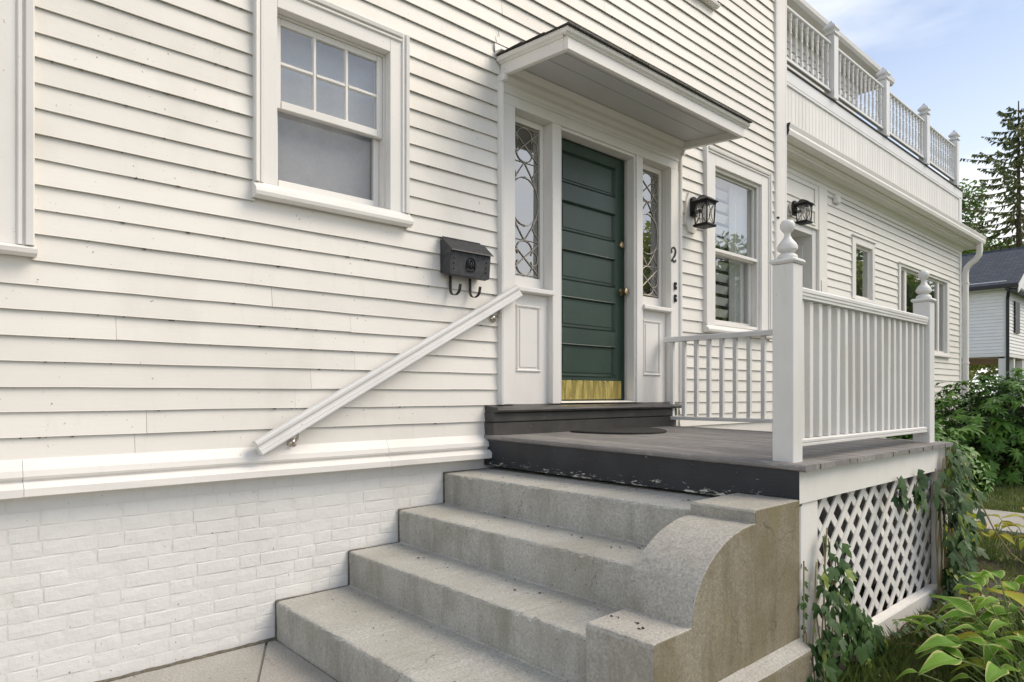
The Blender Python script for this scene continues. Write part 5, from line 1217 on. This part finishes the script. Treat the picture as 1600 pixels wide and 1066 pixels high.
for i in range(1500):
    x, y = 2.9 + rng.random() * 2.3, -2.28 - rng.random() * 1.2; s = rng.uniform(.008, .03); a = rng.uniform(0, 6.28); z = -0.005 + rng.uniform(0, .02)
    d, e = Vector((math.cos(a), math.sin(a), rng.uniform(-.4, .4))) * s, Vector((-math.sin(a), math.cos(a), rng.uniform(-.4, .4))) * s * .5; p = Vector((x, y, z))
    lt.add([p - d, p - e + Vector((0, 0, s * .3)), p + d, p + e], [(0, 1, 2, 3)])
o = obj('leaf_litter', lt, M_LITTER); o['kind'] = 'stuff'; o['label'] = 'brown dead leaves and mulch scattered over the planting bed'; o['category'] = 'leaf litter'
cr_ = MB()
def crumb(x, y, z, s):
    a = rng.uniform(0, 6.28); d, e = Vector((math.cos(a), math.sin(a), 0)) * s, Vector((-math.sin(a), math.cos(a), 0)) * s * rng.uniform(.3, .7); p = Vector((x, y, z))
    cr_.add([p - d, p - e, p + d, p + e, p + Vector((0, 0, s * .5))], [(0, 1, 4), (1, 2, 4), (2, 3, 4), (3, 0, 4), (3, 2, 1, 0)])
for i, (a, b, z) in enumerate(((1.48, 1.86, .2015), (1.91, 2.2, .4025), (2.25, 2.54, .6025), (2.6, 2.87, .8035))):
    for k in range(26): crumb(a + rng.random() ** (0.6) * (b - a), -0.05 - rng.random() * 1.75, z + .003, rng.choice((.003, .004, .005, .007, .010)))
for k in range(26): crumb(2.95 + rng.random() * 1.9, -0.2 - rng.random() * 1.8, 1.012, rng.choice((.003, .004, .006, .012)))
for k in range(10): crumb(1.9 + rng.random() * .1, -1.9 - rng.random() * .2, .483, rng.choice((.003, .005, .009)))
for k in range(16): crumb(0.4 + rng.random() * 1.0, -0.03 - rng.random() * .8, .002, rng.choice((.004, .006, .012)))
o = obj('debris', cr_, M_SPECK); o['kind'] = 'stuff'; o['label'] = 'dark crumbs of dry leaf scattered over steps and porch'; o['category'] = 'debris'

# --- trees
def deciduous(label, x, y, h, cr, n, mat, group=None, trunk_h=0.35, leaf=0.22, zsq=0.75):
    t = thing('leafy_tree', label, 'tree', (x, y, -0.03), group)
    tr = MB().tube([(x, y, -0.05), (x + .1, y, h * .25), (x - .05, y + .1, h * .5), (x, y, h * .8)], h * .022, 8, h * .006)
    blobs = []
    for i in range(16):
        a = rng.uniform(0, 6.28); u = rng.uniform(0, 1); rr = cr * rng.uniform(.25, .85)
        c = Vector((x + rr * math.cos(a), y + rr * math.sin(a), h * trunk_h + (h * (1 - trunk_h)) * (0.12 + .75 * u * (1 - .35 * rr / cr)))); blobs.append((c, cr * rng.uniform(.28, .45)))
        tr.tube([(x, y, h * rng.uniform(.25, .6)), ((x + c.x) / 2, (y + c.y) / 2, c.z * .8), c], h * .007, 5, h * .002)
    blobs.append((Vector((x, y, h * .9)), cr * .4))
    obj('trunk', tr, M_BARK, t)
    mb = MB()
    for i in range(n):
        c, r = rng.choice(blobs); d = Vector((rng.gauss(0, 1), rng.gauss(0, 1), rng.gauss(0, 1))).normalized(); p = c + d * r * (rng.random() ** .45) * Vector((1, 1, zsq)).length / 1.6
        s = leaf * rng.uniform(.5, 1.1); a = Vector((rng.uniform(-1, 1), rng.uniform(-1, 1), rng.uniform(-.8, .5))).normalized() * s; b = a.cross(Vector((rng.uniform(-1, 1), rng.uniform(-1, 1), rng.uniform(-1, 1)))).normalized() * s * .5
        mb.v += [tuple(p - a * .5), tuple(p + b * .5), tuple(p + a * .5), tuple(p - b * .5)]; o = len(mb.v) - 4; mb.f.append((o, o + 1, o + 2, o + 3))
    obj('crown', mb, mat, t); return t
deciduous('leafy green tree behind the wing roof, left of the spruce', 55.5, 10.6, 16.2, 5.0, 26000, M_TREE, leaf=.36)
deciduous('lower leafy tree behind the neighbour house roof', 60.0, 6.5, 12.0, 5.5, 20000, M_TREE, leaf=.36)
def spruce(label, x, y, h):
    t = thing('spruce_tree', label, 'tree', (x, y, -0.03)); tr = MB().tube([(x, y, -.05), (x + .05, y, h * .5), (x, y, h)], .28, 8, .03); mb = MB()
    z = h * .18
    while z < h * .985:
        f = 1 - z / h; nbr = 5 if f > .1 else 4; a0 = rng.uniform(0, 6.28)
        for k in range(nbr):
            a = a0 + 6.283 * k / nbr + rng.uniform(-.4, .4); ln = (0.5 + 8.4 * f ** .8) * rng.uniform(.55, 1.1); pts = []
            for i in range(7):
                u = i / 6; pts.append(Vector((x + math.cos(a) * ln * u, y + math.sin(a) * ln * u, z + ln * (-.28 * u + .22 * u * u) + (.3 * (1 - f) * ln * u if f < .3 else 0))))
            tr.tube(pts, .035 * (f + .3), 4, .01)
            m = int(16 + ln * 18)
            for q in range(m):
                u = rng.random() ** .75; i = min(5, int(u * 6)); p = pts[i].lerp(pts[i + 1], u * 6 - i)
                sd_v = Vector((-math.sin(a), math.cos(a), 0)) * rng.choice((-1, 1)); tl = rng.uniform(.18, .55) * (1.1 - u * .6)
                d = (sd_v * rng.uniform(.2, 1) + Vector((math.cos(a), math.sin(a), 0)) * .5 + Vector((0, 0, -rng.uniform(.1, 1.3)))).normalized() * tl
                e = d.cross(Vector((rng.uniform(-1, 1), rng.uniform(-1, 1), rng.uniform(-1, 1)))).normalized() * .055
                mb.v += [tuple(p - e * .6), tuple(p + d * .5 - e), tuple(p + d), tuple(p + d * .5 + e), tuple(p + e * .6)]; o = len(mb.v) - 5; mb.f.append((o, o + 1, o + 2, o + 3, o + 4))
        z += 0.36 + .34 * f
    obj('trunk', tr, M_BARK, t); obj('crown', mb, M_NEEDLE, t)
spruce('tall sparse spruce towering behind the neighbour house', 49.4, 5.9, 18.9)
# trees over the road, seen mirrored in the windows and sidelights
for x, y, h, c, m_, lab in ((19, -10.5, 7.0, 2.4, M_TREEY, 'yellow-green street tree mirrored in the right sidelight'), (25, -10.8, 7.6, 2.8, M_TREE, 'green street tree mirrored in the storm window'),
                           (32, -10.0, 9.0, 3.2, M_TREEY, 'yellow-green street tree mirrored in the small wing window'), (39.5, -10.4, 10.0, 3.6, M_TREE, 'green street tree mirrored in the middle of the wide wing window'), (48, -10, 10.5, 4.0, M_TREEY, 'farthest yellow-green street tree mirrored in the wide wing window')):
    deciduous(lab, x, y, h, c, 6500, m_, 'street trees mirrored in the glass', .12, .42)
deciduous('small tree mirrored at the edge of the sash window', 5.3, -10.6, 6.7, 0.9, 700, M_TREE, 'street trees mirrored in the glass', .4, .22)
deciduous('golden leafy tree seen under the neighbour house', 43.0, 8.5, 6.5, 4.2, 5000, M_TREEY, leaf=.35, trunk_h=.1)
deciduous('low green tree beyond the neighbour house porch', 45.0, 3.5, 5.5, 3.6, 4500, M_TREE, leaf=.35, trunk_h=.1)

# ================================================================== NEIGHBOUR HOUSE
nh = thing('neighbour_house', 'white neighbour house with blue-grey shingle roof and dark gutters', 'house', (32, 6, -0.03))
NX, NY, ZB, ZE = 30.1, 2.6, 2.80, 5.32; NX1, NY1 = 36.2, 12.0
def lapwall(a, b, z0, z1, axis, fixed, sgn, mat, par, name='siding'):
    mb = MB(); z = z0; p = .125
    while z < z1 - .01:
        zt = min(z + p, z1); pr = [(fixed, zt + .0), (fixed + sgn * .006, zt), (fixed + sgn * .030, z), (fixed + sgn * .012, z - .004), (fixed, z)]
        mb.prism(pr, axis, a, b); z += p
    return obj(name, mb, mat, par)
obj('wall', B(NX, NX1, NY, NY1, ZB, ZE + .2, 0), M_NSIDING, nh)
lapwall(NY + .08, NY1, ZB + .05, ZE - .12, 'y', NX - .001, -1, M_NSIDING, nh); lapwall(NX + .1, NX1, ZB + .05, ZE, 'x', NY - .001, -1, M_NSIDING, nh)
obj('corner_trim', B(NX - .03, NX + .09, NY - .03, NY + .08, ZB, ZE, 0.005), M_NTRIM, nh)
obj('skirt_trim', B(NX - .04, NX1, NY - .04, NY1, ZB - .10, ZB - .001, 0.005), M_NTRIM, nh)
obj('frieze', B(NX - .05, NX - .0235, NY + .081, NY1, ZE - .12, ZE, 0.004), M_NTRIM, nh)
rx, rz_ = 33.15, 7.15
rfm = MB(); rfm.uv = []
def roofslope(pts, u0):
    o = len(rfm.v); rfm.v += pts; rfm.f.append((o, o + 1, o + 2, o + 3)); L0 = (Vector(pts[1]) - Vector(pts[0])).length; L1 = (Vector(pts[3]) - Vector(pts[0])).length; rfm.uv += [(0, 0), (L0, 0), (L0, L1), (0, L1)]
ys, ye = NY - .42, NY1 + .4
roofslope([(NX - .35, ys, ZE - .02), (NX - .35, ye, ZE - .02), (rx, ye, rz_), (rx, ys, rz_)], 0); roofslope([(NX1 + .35, ye, ZE - .02), (NX1 + .35, ys, ZE - .02), (rx, ys, rz_), (rx, ye, rz_)], 0)
me = mesh_of(rfm, 'roof', M_NROOF); roof = bpy.data.objects.new('roof', me); link(roof, nh, (0, 0, 0)); md = roof.modifiers.new('thick', 'SOLIDIFY'); md.thickness = .10; md.offset = -1
obj('gable', MB().prism([(NX - .02, ZE - .02), (rx, rz_ - .16), (NX1, ZE - .02)], 'y', NY - .01, NY + .1), M_NSIDING, nh)
for s, xa, xb2 in ((1, NX - .36, rx + .005), (-1, NX1 + .36, rx - .005)):
    obj('rake_board', MB().prism([(xa, ZE - .06), (xb2, rz_ - .03), (xb2, rz_ - .30), (xa, ZE - .33)], 'y', ys - .03, ys), M_NTRIM, nh)
obj('gable_return', MB().box(NX - .30, NX1 + .3, NY - .40, NY - .03, ZE - .20, ZE - .10, .01), M_DARKTRIM, nh)
obj('soffit', B(NX - .33, NX - .051, NY - .38, NY1, ZE - .14, ZE - .10, 0), M_NTRIM, nh)
obj('gutter', B(NX - .47, NX - .34, NY - .45, NY1 + .3, ZE - .12, ZE + .02, .01), M_DARKTRIM, nh)
obj('downspout', MB().tube([(NX - .40, NY - .15, ZE - .1), (NX - .40, NY - .15, ZE - .25), (NX - .08, NY - .06, ZE - .5), (NX - .08, NY - .06, 0.0)], .055, 8), M_DARKTRIM, nh)
wn = obj('window', B(31.15, 31.95, NY - .07, NY - .03, 3.65, 4.85, .004), M_DARKTRIM, nh)
for a in (31.19, 31.57): 
    for b in (3.70, 4.28): obj('pane', B(a, a + .34, NY - .078, NY - .0705, b, b + .53, 0), M_BLACKMETAL, wn)
for x in (NX + .12, 31.5, 32.95, 34.4): obj('porch_post', B(x - .11, x + .11, NY + .02, NY + .24, -.03, ZB - .101, .01), M_NTRIM, nh)
obj('porch_floor', B(NX - .05, NX1, NY - .05, NY1, -.03, .35, .01), M_WALK, nh)
obj('recessed_wall', B(NX + .02, NX1, 6.4, NY1, .35, ZB - .101, 0), M_NSIDING, nh)
lapwall(NX + .02, NX1, .4, ZB - .12, 'x', 6.399, -1, M_NSIDING, nh)
dr_ = obj('porch_door', B(30.45, 31.25, 6.30, 6.37, .36, 2.45, .01), M_NTRIM, nh); obj('glazing', B(30.57, 31.13, 6.29, 6.2995, 1.2, 2.3, 0), M_BLACKMETAL, dr_)
obj('porch_ceiling', B(NX + .01, NX1, NY + .05, 6.39, ZB - .16, ZB - .1015, 0), M_NBROWN, nh)
for z in (.75, 1.2): obj('porch_railing', MB().tube([(31.6, NY + .1, z), (NX1, NY + .1, z)], .03, 6), M_NTRIM, nh)
for k in range(26): obj('railing_baluster', MB().tube([(31.7 + k * .17, NY + .1, .75), (31.7 + k * .17, NY + .1, 1.2)], .018, 4), M_NTRIM, nh)
obj('stair_rail', MB().tube([(31.2, NY - .3, 1.35), (31.9, NY - 1.2, .95), (32.2, NY - 1.9, .5)], .03, 6), M_BLACKMETAL, nh)
